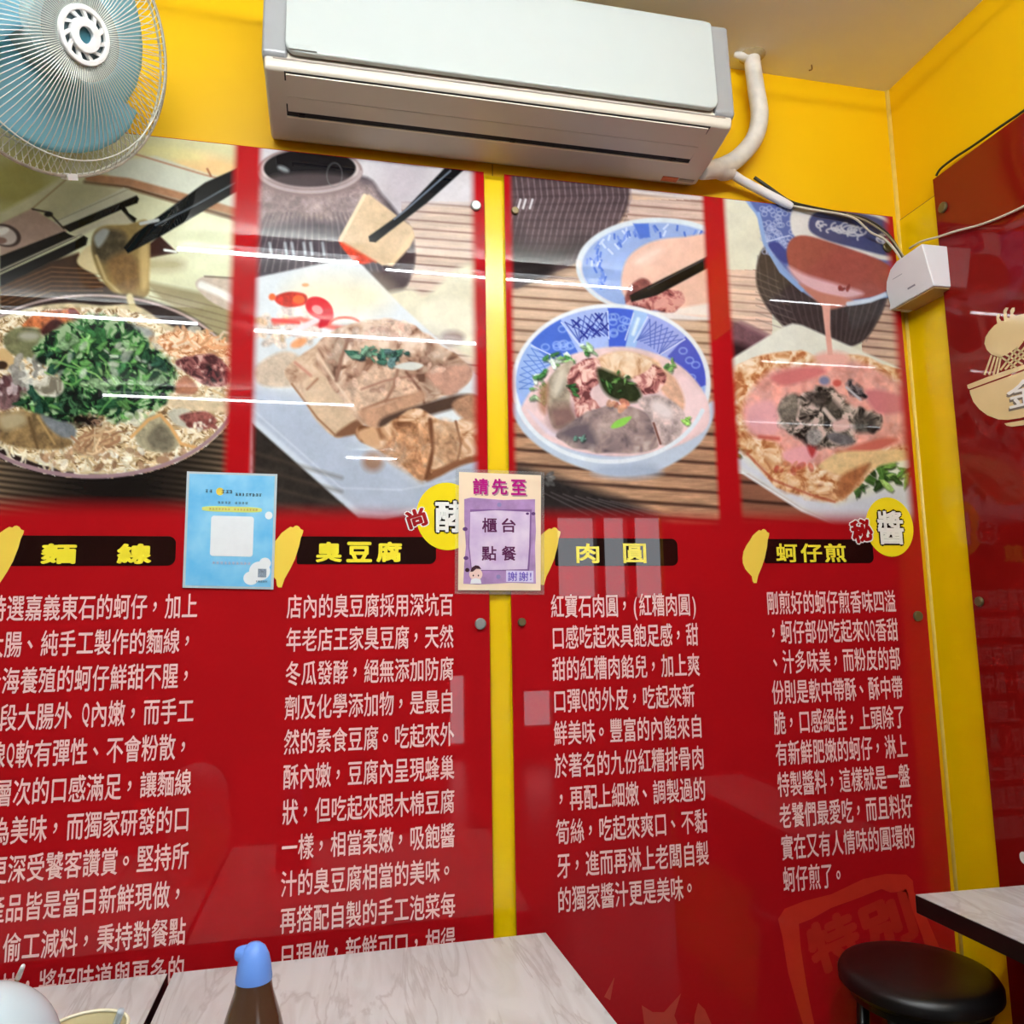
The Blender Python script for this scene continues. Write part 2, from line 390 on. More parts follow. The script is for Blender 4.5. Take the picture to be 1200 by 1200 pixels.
# ------------------------------------------------------------------ painting of the printed food photographs
rng = np.random.default_rng(7)
def hsh(i, j, s): 
    v = np.sin(i*127.1+j*311.7+s*74.7)*43758.5453
    return v-np.floor(v)
def noise(x, y, sc, s=0):
    x = x/sc; y = y/sc; i = np.floor(x); j = np.floor(y); u = x-i; v = y-j; u = u*u*(3-2*u); v = v*v*(3-2*v)
    return (hsh(i, j, s)*(1-u)+hsh(i+1, j, s)*u)*(1-v)+(hsh(i, j+1, s)*(1-u)+hsh(i+1, j+1, s)*u)*v
def fbm(x, y, sc, s=0): return .5*noise(x, y, sc, s)+.3*noise(x, y, sc/2, s+1)+.2*noise(x, y, sc/4, s+2)
class Paint:
    def __init__(self, x, y, base):
        self.x, self.y = x, y; self.c = np.empty((len(x), 3)); self.c[:] = base
    def put(self, idx, a, col, tex=0, tsc=6, seed=0, alpha=1):
        if not len(idx): return
        C = np.array(col, float)*np.ones((len(idx), 1))
        if tex: C = C*(1+tex*(2*fbm(self.x[idx], self.y[idx], tsc, seed)-1))[:, None]
        a = (np.clip(a, 0, 1)*alpha)[:, None]
        self.c[idx] = self.c[idx]*(1-a)+C*a
    def bb(self, x0, y0, x1, y1): return np.nonzero((self.x > x0) & (self.x < x1) & (self.y > y0) & (self.y < y1))[0]
    def poly(self, P, col, soft=1.2, **k):
        P = np.array(P, float); s = soft*2+1
        idx = self.bb(P[:, 0].min()-s, P[:, 1].min()-s, P[:, 0].max()+s, P[:, 1].max()+s)
        if not len(idx): return
        X, Y = self.x[idx], self.y[idx]; d = np.full(len(idx), 1e9); ins = np.zeros(len(idx), bool)
        for i in range(len(P)):
            ax, ay = P[i-1]; bx, by = P[i]; ex, ey = bx-ax, by-ay
            t = np.clip(((X-ax)*ex+(Y-ay)*ey)/(ex*ex+ey*ey+1e-9), 0, 1)
            d = np.minimum(d, (X-ax-t*ex)**2+(Y-ay-t*ey)**2)
            if ay != by: ins ^= ((ay > Y) != (by > Y)) & (X < (bx-ax)*(Y-ay)/(by-ay)+ax)
        d = np.sqrt(d)*np.where(ins, 1, -1); self.put(idx, .5+d/(2*soft), col, **k)
    def sp(self, P, col, soft=1.2, n=5, **k):     # smooth closed outline
        P = [np.array(p, float) for p in P]; N = len(P); Q = []
        for i in range(N):
            a, b, c, d = P[i-1], P[i], P[(i+1) % N], P[(i+2) % N]
            for t in np.linspace(0, 1, n, endpoint=False):
                Q.append(.5*(2*b+(c-a)*t+(2*a-5*b+4*c-d)*t*t+(3*b-a-3*c+d)*t**3))
        self.poly(Q, col, soft, **k)
    def ell(self, cx, cy, rx, ry, col, ang=0, soft=1.2, **k):
        R = max(rx, ry)+soft*2+1; idx = self.bb(cx-R, cy-R, cx+R, cy+R)
        if not len(idx): return
        c, s = math.cos(ang), math.sin(ang); X, Y = self.x[idx]-cx, self.y[idx]-cy
        u, v = (X*c+Y*s)/rx, (-X*s+Y*c)/ry; r = np.sqrt(u*u+v*v)+1e-9
        g = np.sqrt((u/rx)**2+(v/ry)**2)/r+1e-9
        self.put(idx, .5+(1-r)/g/(2*soft), col, **k)
    def ring(self, cx, cy, rx, ry, wd, col, ang=0, soft=1.0, a0=None, a1=None, **k):
        N = 60; A = np.linspace(a0 if a0 is not None else 0, a1 if a1 is not None else 2*math.pi, N); c, s = math.cos(ang), math.sin(ang)
        self.line([(cx+rx*math.cos(a)*c-ry*math.sin(a)*s, cy+rx*math.cos(a)*s+ry*math.sin(a)*c) for a in A], wd, col, soft, **k)
    def line(self, P, wd, col, soft=.8, **k):
        P = np.array(P, float); s = wd+soft*2+1
        idx = self.bb(P[:, 0].min()-s, P[:, 1].min()-s, P[:, 0].max()+s, P[:, 1].max()+s)
        if not len(idx): return
        X, Y = self.x[idx], self.y[idx]; d = np.full(len(idx), 1e9)
        for i in range(len(P)-1):
            ax, ay = P[i]; ex, ey = P[i+1]-P[i]; t = np.clip(((X-ax)*ex+(Y-ay)*ey)/(ex*ex+ey*ey+1e-9), 0, 1)
            d = np.minimum(d, (X-ax-t*ex)**2+(Y-ay-t*ey)**2)
        self.put(idx, .5+(wd/2-np.sqrt(d))/(2*soft), col, **k)
    def blobs(self, n, cx, cy, rx, ry, size, pal, seed, soft=1.0, asp=1.8, tex=.25, alpha=.9, ang=None, clip=None):
        r = np.random.default_rng(seed)
        for i in range(n):
            a = r.uniform(0, 2*math.pi); q = math.sqrt(r.uniform(0, 1)); X = cx+rx*q*math.cos(a); Y = cy+ry*q*math.sin(a)
            s = size*r.uniform(.5, 1.3); c = np.array(pal[r.integers(len(pal))])*r.uniform(.85, 1.12)
            self.ell(X, Y, s*asp**.5, s/asp**.5, np.clip(c, 0, 255), ang=r.uniform(0, math.pi) if ang is None else ang+r.normal()*.3, soft=soft, tex=tex, tsc=4, seed=i, alpha=alpha)
    def leaves(self, n, cx, cy, rx, ry, size, pal, seed):
        r = np.random.default_rng(seed)
        for i in range(n):
            a = r.uniform(0, 2*math.pi); q = math.sqrt(r.uniform(0, 1)); X = cx+rx*q*math.cos(a); Y = cy+ry*q*math.sin(a)
            s = size*r.uniform(.4, 1.05); th = r.uniform(0, 2*math.pi); k = int(r.integers(7, 11)); P = []; el = r.uniform(.35, .8)
            for j in range(k):
                rr = s*r.uniform(.45, 1.05); t = 2*math.pi*j/k; u_, v_ = rr*math.cos(t)*1.25, rr*math.sin(t)*el
                P.append((X+u_*math.cos(th)-v_*math.sin(th), Y+(u_*math.sin(th)+v_*math.cos(th))*.85))
            cc = np.clip(np.array(pal[r.integers(len(pal))])*r.uniform(.75, 1.15), 0, 255)
            self.poly([(q[0]+1.2, q[1]+1.8) for q in P], cc*.35, 1.4, alpha=.6)
            self.poly(P, cc, .9, tex=.35, tsc=3.5, seed=i)
            self.line([(X-s*.6*math.cos(th), Y-s*.5*math.sin(th)), (X+s*.6*math.cos(th), Y+s*.5*math.sin(th))], 1, np.clip(cc*1.35+12, 0, 255), .8, alpha=.5)
    def mottle(self, P, cols, sc=6, seed=0, soft=1.4, warp=.55, con=1.5, ax=1.0, smooth=True, alpha=1, ridge=.1):
        """fill an outline with a run of colours led by warped noise: crumb, crust, meat, foliage"""
        P = [np.array(p, float) for p in P]
        if smooth:
            N = len(P); Q = []
            for i in range(N):
                a, b, c, d = P[i-1], P[i], P[(i+1) % N], P[(i+2) % N]
                for t in np.linspace(0, 1, 5, endpoint=False): Q.append(.5*(2*b+(c-a)*t+(2*a-5*b+4*c-d)*t*t+(3*b-a-3*c+d)*t**3))
            P = Q
        P = np.array(P); m_ = soft*2+4
        idx = self.bb(P[:, 0].min()-m_, P[:, 1].min()-m_, P[:, 0].max()+m_, P[:, 1].max()+m_)
        if not len(idx): return
        X, Y = self.x[idx], self.y[idx]; wx = (noise(X, Y, sc*1.3, seed+21)-.5)*sc*2*warp; wy = (noise(X, Y, sc*1.3, seed+31)-.5)*sc*2*warp
        jx = X+(noise(X, Y, sc, seed+41)-.5)*soft*2.5; jy = Y+(noise(X, Y, sc, seed+51)-.5)*soft*2.5
        d = np.full(len(idx), 1e9); ins = np.zeros(len(idx), bool)
        for i in range(len(P)):
            ax_, ay = P[i-1]; bx, by = P[i]; ex, ey = bx-ax_, by-ay
            t = np.clip(((jx-ax_)*ex+(jy-ay)*ey)/(ex*ex+ey*ey+1e-9), 0, 1); d = np.minimum(d, (jx-ax_-t*ex)**2+(jy-ay-t*ey)**2)
            if ay != by: ins ^= ((ay > jy) != (by > jy)) & (jx < (bx-ax_)*(jy-ay)/(by-ay)+ax_)
        a = .5+np.sqrt(d)*np.where(ins, 1, -1)/(2*soft)
        n = (1-ridge)*fbm(X+wx, (Y+wy)*ax, sc, seed)+ridge*(1-np.abs(2*noise(X+wx, (Y+wy)*ax, sc*.8, seed+9)-1)); t = np.clip(.5+(n-.5-.04*ridge/.35)*con*1.9, 0, .999)*(len(cols)-1)
        k = t.astype(int); f = (t-k)[:, None]; C = np.array(cols, float); col = C[k]*(1-f)+C[k+1]*f
        a = (np.clip(a, 0, 1)*alpha)[:, None]; self.c[idx] = self.c[idx]*(1-a)+col*a
    def shade(self, P, f, soft=6):
        P = np.array(P, float); s = soft*2+2; idx = self.bb(P[:, 0].min()-s, P[:, 1].min()-s, P[:, 0].max()+s, P[:, 1].max()+s)
        if not len(idx): return
        X, Y = self.x[idx], self.y[idx]; d = np.full(len(idx), 1e9); ins = np.zeros(len(idx), bool)
        for i in range(len(P)):
            ax, ay = P[i-1]; bx, by = P[i]; ex, ey = bx-ax, by-ay
            t = np.clip(((X-ax)*ex+(Y-ay)*ey)/(ex*ex+ey*ey+1e-9), 0, 1); d = np.minimum(d, (X-ax-t*ex)**2+(Y-ay-t*ey)**2)
            if ay != by: ins ^= ((ay > Y) != (by > Y)) & (X < (bx-ax)*(Y-ay)/(by-ay)+ax)
        a = np.clip(.5+np.sqrt(d)*np.where(ins, 1, -1)/(2*soft), 0, 1); self.c[idx] *= (1+(f-1)*a)[:, None]
    def strands(self, n, cx, cy, rx, ry, ln, wd, pal, seed, ang=0, spread=.6, bend=.5, alpha=.85):
        r = np.random.default_rng(seed)
        for i in range(n):
            a = r.uniform(0, 2*math.pi); q = math.sqrt(r.uniform(0, 1)); X = cx+rx*q*math.cos(a); Y = cy+ry*q*math.sin(a)
            t = ang+r.normal()*spread; L = ln*r.uniform(.5, 1.2); P = [(X, Y)]
            for j in range(4):
                t += r.normal()*bend; P.append((P[-1][0]+L/4*math.cos(t), P[-1][1]+L/4*math.sin(t)))
            self.line(P, wd*r.uniform(.6, 1.2), np.clip(np.array(pal[r.integers(len(pal))])*r.uniform(.85, 1.1), 0, 255), .7, alpha=alpha)

def photo_noodles(x, y):
    p = Paint(x, y, (206, 206, 168)); c = p.c
    c *= (1+.05*(2*fbm(x, y, 40, 3)-1))[:, None]
    p.ell(250, 290, 60, 60, (224, 228, 192), soft=30, alpha=.8)
    p.ell(20, 215, 50, 40, (150, 142, 70), soft=22, alpha=.85)
    p.poly([(60, 150), (110, 150), (278, 172), (278, 232), (190, 210), (110, 195), (60, 180)], (208, 205, 160), 3)
    p.ell(245, 195, 42, 13, (234, 190, 132), ang=.15, soft=8, alpha=.8)
    p.ell(200, 180, 40, 9, (224, 216, 150), ang=.15, soft=6, alpha=.7)
    p.poly([(120, 190), (182, 183), (240, 203), (278, 214), (278, 246), (205, 236), (130, 213)], (208, 212, 194), 2)
    p.line([(150, 178), (190, 190), (240, 205), (276, 214)], 2, (176, 132, 104), 1)
    p.line([(243, 198), (247, 206)], 2.2, (150, 90, 60), 1)
    p.line([(100, 214), (150, 219), (200, 234), (276, 256)], 5, (96, 68, 46), 2)
    p.line([(104, 208), (150, 213), (205, 228), (278, 249)], 9, (172, 126, 92), 1.5, tex=.12, tsc=10)
    p.poly([(0, 250), (70, 210), (150, 222), (80, 262), (36, 246), (0, 262)], (192, 190, 152), 3, tex=.05, tsc=20)
    p.line([(36, 246), (78, 210)], 1.6, (150, 128, 92), 1)
    p.poly([(60, 262), (145, 220), (162, 228), (160, 231), (75, 269)], (198, 198, 172), 1.2)
    p.line([(64, 260), (150, 222)], 1, (150, 150, 128), .8)
    p.poly([(72, 266), (160, 229), (163, 233), (161, 238), (147, 243), (151, 250), (160, 256), (158, 262), (146, 260), (150, 256), (142, 246), (82, 272)], (18, 15, 12), 1)
    p.poly([(86, 273), (142, 247), (158, 262), (112, 268), (95, 276)], (188, 182, 156), 2)
    p.poly([(0, 262), (38, 244), (78, 270), (78, 274), (0, 304)], (174, 148, 132), 1.3, tex=.06)
    p.line([(38, 245), (57, 249), (75, 268)], 2, (60, 52, 44), 1); p.ell(57, 251, 5, 3, (26, 22, 20))
    p.ell(6, 276, 19, 13, (66, 50, 44), ang=.3); p.ell(4, 276, 16, 10.5, (196, 182, 170), ang=.3); p.ell(3, 271, 8, 4, (240, 236, 228), ang=-.3); p.ell(0, 282, 8, 4, (130, 100, 88))
    p.poly([(0, 300), (75, 271), (82, 275), (90, 278), (0, 320)], (16, 13, 11), 1)
    p.poly([(0, 322), (86, 283), (98, 276), (103, 279), (101, 287), (60, 308), (0, 338)], (14, 11, 10), 1)
    p.line([(0, 317), (82, 280), (95, 275)], 2.2, (158, 152, 132), .8)
    p.poly([(0, 336), (60, 306), (92, 296), (118, 330), (150, 345), (150, 372), (0, 372)], (58, 38, 24), 2, tex=.2, tsc=8)
    for i in range(9): p.line([(0, 338+i*5.5), (60, 313+i*5.5), (120, 316+i*5)], 1.6, (128, 90, 58), .8, alpha=.75)
    p.poly([(165, 328), (278, 352), (278, 420), (250, 390), (190, 352)], (150, 140, 104), 3)
    for i in range(6): p.line([(175, 340+i*7), (278, 366+i*8)], 1.6, (118, 104, 76), 1, alpha=.7)
    p.sp([(229, 332), (240, 324), (262, 326), (278, 328), (278, 364), (255, 358), (238, 346)], (196, 180, 162), 1.3, tex=.08)
    p.line([(236, 334), (258, 343), (274, 352)], 9, (236, 236, 228), 2); p.line([(240, 324), (276, 326)], 2, (120, 108, 92), 1)
    # oyster held by chopsticks
    p.sp([(90, 305), (104, 288), (114, 296), (116, 320), (100, 316)], (208, 192, 146), 1.5)
    p.poly([(172, 288), (187, 276), (208, 296), (172, 303)], (52, 28, 22), 1.3); p.line([(193, 293), (206, 295)], 3, (232, 234, 226), .8)
    p.ell(190, 310, 26, 8, (150, 134, 96), soft=6, alpha=.6)
    p.sp([(108, 278), (120, 265), (150, 263), (172, 258), (176, 282), (174, 322), (175, 342), (165, 350), (142, 348), (124, 334), (110, 306)], (140, 118, 72), 1.5, tex=.18, tsc=12, seed=3)
    p.sp([(112, 276), (130, 268), (148, 276), (146, 298), (122, 308), (110, 296)], (74, 64, 46), 4, tex=.3, tsc=7)
    p.sp([(110, 278), (120, 268), (128, 272), (116, 290)], (150, 152, 146), 2)
    p.sp([(128, 304), (152, 296), (164, 318), (158, 340), (140, 338), (128, 322)], (120, 92, 56), 5, tex=.2)
    p.sp([(164, 285), (174, 288), (174, 330), (166, 336)], (186, 160, 104), 3); p.line([(113, 300), (124, 328), (142, 345)], 3, (186, 164, 112), 1.5)
    p.poly([(278, 197), (278, 224), (190, 276), (150, 297), (145, 290), (158, 274), (185, 254), (240, 214)], (14, 15, 16), 1)
    p.line([(182, 264), (230, 240), (276, 214)], 1.8, (92, 98, 104), .8); p.line([(165, 262), (185, 258)], 4, (180, 184, 180), 1)
    # bowl
    p.ell(108, 455, 174, 112, (16, 12, 11), soft=3); p.ell(110, 566, 150, 26, (22, 18, 16), soft=6)
    p.ell(109, 452, 173, 107.5, (182, 160, 152), soft=1); p.ell(109, 453, 170, 105.5, (42, 30, 28), soft=1)
    p.ring(109, 450, 171, 108, 4.5, (158, 128, 134), a0=.12, a1=2.6)
    p.sp([(-60, 440), (-20, 385), (30, 362), (80, 355), (120, 358), (160, 358), (200, 382), (250, 395), (276, 412), (282, 450), (272, 500), (230, 532), (180, 550), (120, 556), (60, 548), (0, 524), (-50, 490)], (206, 190, 152), 1.5, tex=.2, tsc=9)
    NP = [(226, 214, 184), (196, 166, 120), (238, 230, 206), (180, 148, 108), (214, 186, 140)]
    p.mottle([(-60, 440), (-20, 388), (30, 366), (80, 360), (120, 362), (160, 364), (200, 388), (250, 400), (272, 418), (278, 450), (268, 500), (230, 528), (180, 546), (120, 552), (60, 544), (0, 520), (-50, 490)], [(120, 92, 62), (176, 144, 100), (214, 190, 148), (232, 216, 182), (244, 236, 214)], 6, 3, ax=1.6, ridge=.35, warp=1)
    p.strands(110, 105, 412, 160, 36, 20, 2.6, NP, 11, ang=.2)
    p.blobs(30, 190, 398, 60, 16, 6, [(220, 196, 160), (236, 224, 200), (206, 160, 120), (180, 176, 160)], 13)
    p.mottle([(185, 396), (215, 388), (262, 398), (276, 420), (240, 424), (200, 416)], [(176, 110, 70), (216, 160, 116), (236, 192, 150), (246, 220, 190)], 5, 5, ax=1.5, ridge=.3, warp=1)
    p.strands(26, 228, 408, 36, 14, 26, 3, [(240, 200, 160), (210, 150, 106), (236, 214, 184)], 17, ang=.15, spread=.3)
    p.strands(60, 250, 490, 30, 50, 20, 3, NP, 14)
    # lower noodles
    p.strands(230, 130, 532, 160, 24, 16, 2.6, [(240, 232, 206), (232, 220, 188), (200, 172, 128), (220, 196, 150), (246, 242, 222)], 21, ang=.1, spread=.9)
    p.blobs(40, 150, 540, 110, 14, 4, [(176, 140, 108), (150, 112, 82), (244, 238, 220)], 23)
    # pieces
    p.sp([(26, 383), (42, 368), (76, 362), (90, 364), (103, 386), (96, 392), (84, 380), (60, 394), (46, 384)], (176, 98, 54), 1.2, tex=.5, tsc=5)
    p.sp([(48, 388), (62, 374), (76, 380), (74, 393), (56, 396)], (64, 26, 24), 2, tex=.3); p.sp([(80, 364), (90, 364), (103, 387), (92, 386)], (110, 36, 28), 1.2)
    p.sp([(4, 396), (20, 384), (44, 386), (50, 404), (40, 420), (12, 414)], (112, 112, 78), 2, tex=.25, tsc=7); p.ell(34, 394, 12, 5, (160, 158, 140), soft=3)
    p.sp([(0, 408), (10, 412), (24, 432), (18, 442), (0, 424)], (202, 168, 116), 1.5); p.ell(2, 428, 7, 5, (60, 42, 30))
    p.sp([(0, 444), (26, 440), (34, 456), (20, 474), (0, 480)], (110, 82, 82), 2.5, tex=.35, tsc=5); p.blobs(14, 12, 455, 16, 12, 4, [(190, 170, 170), (80, 50, 52)], 31)
    p.blobs(30, 34, 435, 22, 18, 5, [(200, 200, 188), (150, 146, 136), (226, 222, 206)], 33)
    p.sp([(108, 392), (140, 380), (172, 384), (178, 394), (140, 398)], (150, 152, 146), 2.5, tex=.2); p.ell(125, 396, 22, 6, (70, 74, 76), soft=3)
    p.sp([(206, 425), (222, 418), (250, 416), (268, 434), (266, 450), (245, 452), (224, 440)], (146, 96, 92), 2, tex=.35, tsc=5); p.mottle([(206, 425), (222, 418), (250, 416), (268, 434), (266, 450), (245, 452), (224, 440)], [(70, 34, 36), (124, 70, 68), (160, 104, 98), (206, 164, 152)], 7, 60, con=1.6); p.mottle([(238, 432), (246, 428), (254, 436), (258, 446), (248, 446), (240, 440)], [(24, 12, 14), (54, 24, 28), (110, 50, 52)], 5, 61, soft=3)
    p.sp([(205, 452), (218, 440), (232, 455), (222, 464), (208, 462)], (168, 112, 84), 1.5, tex=.2)
    p.sp([(160, 470), (200, 462), (262, 470), (272, 484), (220, 480)], (214, 192, 156), 3, tex=.15)
    # parsley
    p.mottle([(40, 410), (70, 380), (110, 368), (150, 378), (180, 402), (202, 428), (204, 452), (188, 476), (160, 484), (138, 496), (110, 488), (84, 500), (30, 482), (24, 464), (58, 460), (68, 440), (46, 424)], [(14, 22, 18), (26, 46, 32), (46, 88, 48), (74, 128, 66), (150, 176, 132)], 8, 6, soft=3, con=2)
    G = [(44, 92, 48), (70, 126, 60), (32, 68, 42), (98, 154, 80), (54, 104, 60), (136, 170, 122), (24, 52, 36), (40, 78, 60)]
    p.leaves(48, 112, 418, 66, 34, 15, G, 42); p.leaves(36, 150, 442, 46, 36, 14, G[2:]+[(44, 84, 56)], 43); p.leaves(24, 62, 470, 42, 14, 13, G, 44); p.leaves(14, 140, 480, 30, 10, 12, G, 45)
    p.leaves(14, 110, 415, 60, 26, 9, [(136, 176, 112), (98, 156, 80), (176, 192, 166)], 46)
    p.strands(16, 105, 440, 60, 30, 40, 2.2, [(130, 180, 96), (90, 150, 74)], 47, ang=.5)
    p.mottle([(40, 452), (56, 440), (72, 446), (72, 462), (50, 464)], [(120, 112, 96), (176, 170, 150), (212, 208, 192)], 8, 65); p.mottle([(72, 462), (84, 456), (96, 468), (92, 486), (76, 484)], [(12, 16, 14), (28, 44, 32), (64, 104, 66)], 6, 62, soft=4); p.mottle([(84, 490), (104, 486), (118, 492), (110, 500), (90, 498)], [(20, 14, 12), (52, 38, 30), (130, 100, 80)], 5, 63, soft=3); p.blobs(14, 128, 432, 60, 34, 4, [(178, 184, 170), (150, 160, 146), (206, 206, 190)], 64, soft=1.6, alpha=.75)
    p.blobs(16, 160, 490, 20, 8, 4, [(200, 214, 180), (228, 224, 200), (150, 170, 120)], 49)
    p.sp([(-4, 486), (20, 482), (48, 486), (70, 505), (86, 520), (62, 527), (20, 524), (-4, 512)], (138, 112, 74), 1.8, tex=.4, tsc=8); p.sp([(0, 488), (24, 484), (30, 496), (6, 504)], (172, 156, 122), 4)
    p.line([(34, 490), (44, 525)], 3, (96, 74, 46), 1.5); p.line([(44, 488), (64, 520)], 2.5, (176, 144, 92), 1.2)
    p.sp([(48, 486), (66, 492), (86, 498), (88, 512), (72, 512), (56, 500)], (116, 120, 124), 2, tex=.2)
    p.sp([(84, 526), (104, 506), (128, 500), (140, 516), (110, 534)], (176, 140, 104), 1.5, tex=.3, tsc=4); p.strands(24, 112, 518, 26, 14, 22, 3, [(196, 160, 120), (150, 108, 78), (222, 196, 156)], 51, ang=-.5, spread=.2)
    p.sp([(158, 508), (172, 490), (186, 486), (202, 500), (210, 520), (196, 530), (168, 526)], (168, 158, 128), 1.5, tex=.22); p.sp([(172, 512), (190, 498), (204, 514), (198, 528), (180, 526)], (112, 104, 86), 3, tex=.2)
    p.line([(154, 512), (174, 492), (188, 486), (200, 500), (212, 520), (236, 526)], 4, (214, 164, 104), 1.2)
    p.sp([(196, 484), (214, 478), (226, 486), (222, 500), (206, 498)], (190, 186, 166), 2, tex=.15); p.sp([(210, 488), (240, 482), (254, 494), (236, 504)], (142, 84, 76), 1.6, tex=.4, tsc=4); p.blobs(12, 238, 498, 16, 6, 3, [(120, 62, 56), (232, 220, 200)], 55)
    p.ell(191, 539, 8, 5, (166, 130, 100)); p.line([(152, 348), (156, 362)], 8, (214, 200, 150), 1.5)
    # mat under the bowl
    i = np.nonzero((((x-109)/174)**2+((y-452)/109.5)**2 > 1) & (y > 470))[0]
    st = .5+.5*np.sin((y[i]-.12*x[i])*.9); side = np.clip(np.abs(x[i]-135)/150, 0, 1)**2.2
    p.c[i] = np.array((24, 20, 18))*(1-side[:, None])+(np.array((150, 126, 98))*(.45+.55*st[:, None]))*side[:, None]
    p.ring(109, 450, 171.5, 108.5, 4.5, (158, 128, 134), a0=.1, a1=2.6)
    return p.c
def slats(p, x0, y0, x1, y1, base, dark, pitch, slope, wd=.22, ph=0, tex=.08):
    i = p.bb(x0, y0, x1, y1); t = ((p.y[i]-slope*p.x[i]+ph)/pitch); f = t-np.floor(t)
    d = np.clip(1-np.abs(f-.5)/wd, 0, 1)[:, None]; n = (1+tex*(2*fbm(p.x[i]*.25, p.y[i]*2, 6, 5)-1))*(1+.08*(hsh(np.floor(t), 3.0, 1.0)-.5))
    p.c[i] = (np.array(base)*(1-d)+np.array(dark)*d)*n[:, None]
def photo_tofu(x, y):
    p = Paint(x, y, (208, 204, 206))
    slats(p, 470, 236, 570, 470, (212, 190, 172), (142, 112, 102), 10.3, .075, .2)
    p.poly([(440, 170), (570, 180), (570, 240), (470, 236)], (206, 202, 204), 5)
    p.ell(470, 215, 30, 40, (176, 166, 172), ang=.5, soft=18, alpha=.7)
    # jar
    p.sp([(300, 215), (312, 205), (420, 205), (448, 228), (474, 262), (486, 300), (476, 335), (452, 348), (400, 352), (300, 352)], (74, 66, 72), 2.5, tex=.14, tsc=12)
    p.sp([(300, 215), (420, 212), (446, 232), (454, 256), (410, 262), (360, 258), (300, 262)], (150, 132, 130), 6, tex=.25, tsc=5)
    for k in range(26):
        a = -1.05+k*.085; X0 = 366+math.sin(a)*66; X1 = 368+math.sin(a)*112
        p.line([(X0, 232), ((X0+X1)/2+2, 262), (X1, 318)], 1.7, (150, 136, 138), 1, alpha=.55); p.line([(X0+4, 250), (X1+4, 320)], 2.4, (58, 50, 54), 1.4, alpha=.45)
    p.blobs(90, 370, 240, 70, 14, 4, [(184, 164, 158), (150, 132, 130), (120, 106, 106)], 61, soft=3, alpha=.5)
    for X in (316, 334, 342, 356, 364, 378): p.line([(X, 285), (X+2, 298)], 3.5, (196, 206, 210), 1.2, alpha=.75)
    p.sp([(452, 262), (478, 262), (486, 300), (474, 338), (452, 346), (430, 322), (455, 312)], (66, 52, 54), 2.5, tex=.1)
    p.ell(363, 201, 62, 29, (150, 130, 128)); p.ell(363, 199, 58, 23, (196, 182, 178), soft=1.5); p.ell(363, 197, 54, 22, (24, 22, 24)); p.ell(365, 216, 60, 14, (120, 102, 102), soft=4, alpha=.5)
    p.ring(363, 199, 60, 26, 4, (176, 160, 158), a0=.1, a1=3.04); p.ell(332, 198, 7, 3, (130, 136, 138), ang=.4, soft=2); p.ring(392, 205, 9, 14, 1, (120, 124, 124), alpha=.6)
    # loose tofu behind
    p.sp([(450, 352), (480, 338), (500, 345), (540, 312), (570, 318), (570, 420), (520, 400)], (216, 210, 184), 4, tex=.06, tsc=14)
    p.sp([(490, 365), (530, 348), (570, 372), (570, 410), (530, 400)], (226, 220, 196), 5)
    p.ell(530, 396, 14, 8, (150, 130, 122), soft=4)
    # plate
    p.poly([(296, 326), (400, 304), (412, 303), (424, 310), (470, 358), (560, 440), (572, 455), (572, 568), (500, 598), (455, 608), (420, 606), (296, 496)], (214, 220, 222), 1.5)
    p.poly([(296, 455), (360, 465), (430, 520), (490, 565), (572, 530), (572, 566), (500, 598), (455, 608), (420, 606), (296, 496)], (178, 188, 204), 9)
    p.line([(296, 492), (360, 548), (418, 600), (452, 604), (500, 594), (565, 566)], 5, (206, 214, 224), 1.8); p.line([(296, 480), (400, 572), (470, 574), (565, 556)], 1.6, (206, 214, 224), 1.4, alpha=.8)
    p.poly([(296, 497), (420, 607), (450, 609), (500, 600), (572, 570), (572, 625), (296, 625)], (48, 42, 38), 1.6, tex=.2, tsc=10)
    for k in range(5): p.line([(296, 530+k*18), (400, 560+k*16)], 3, (84, 72, 60), 3, alpha=.5)
    p.poly([(470, 606), (572, 566), (572, 590), (500, 612)], (120, 126, 134), 4)
    p.ell(396, 348, 60, 24, (238, 226, 190), soft=16, alpha=.8); p.ell(470, 410, 60, 30, (200, 200, 200), soft=14, alpha=.5)
    # pickles
    p.blobs(40, 335, 385, 36, 22, 7, [(226, 206, 196), (236, 220, 204), (222, 188, 150), (206, 190, 176)], 63, soft=2); p.line([(322, 378), (352, 374), (392, 384), (420, 386)], 6, (226, 96, 84), 2, alpha=.8)
    p.line([(345, 388), (378, 372)], 7, (232, 216, 216), 1.5); p.sp([(322, 348), (338, 342), (358, 345), (358, 356), (340, 360), (326, 356)], (190, 48, 36), 1.2, tex=.3, tsc=5); p.ell(350, 351, 7, 5, (232, 104, 52)); p.ell(319, 348, 4, 4, (236, 110, 60))
    p.ell(374, 361, 17, 12, (206, 22, 38), ang=.5); p.ell(372, 363, 7, 5, (230, 150, 150), ang=.5); p.sp([(378, 368), (388, 362), (390, 376), (374, 384)], (196, 30, 44), 1.5)
    p.ring(404, 380, 18, 8, 3, (228, 116, 100), a0=3.2, a1=6.2); p.line([(320, 375), (350, 378)], 4, (230, 84, 78), 1.5); p.ell(350, 402, 10, 5, (236, 150, 90), ang=-.4, soft=2, alpha=.8); p.ell(358, 334, 4, 2, (236, 160, 110))
    # tofu pile
    p.sp([(300, 430), (330, 412), (352, 420), (350, 448), (330, 454), (304, 450)], (206, 186, 164), 2.5, tex=.12)
    p.mottle([(336, 430), (372, 404), (400, 396), (430, 420), (440, 470), (424, 498), (410, 508), (392, 511), (372, 492), (356, 468), (340, 448)], [(150, 112, 88), (190, 156, 130), (210, 180, 152), (222, 196, 170)], 13, 8, con=1.0)
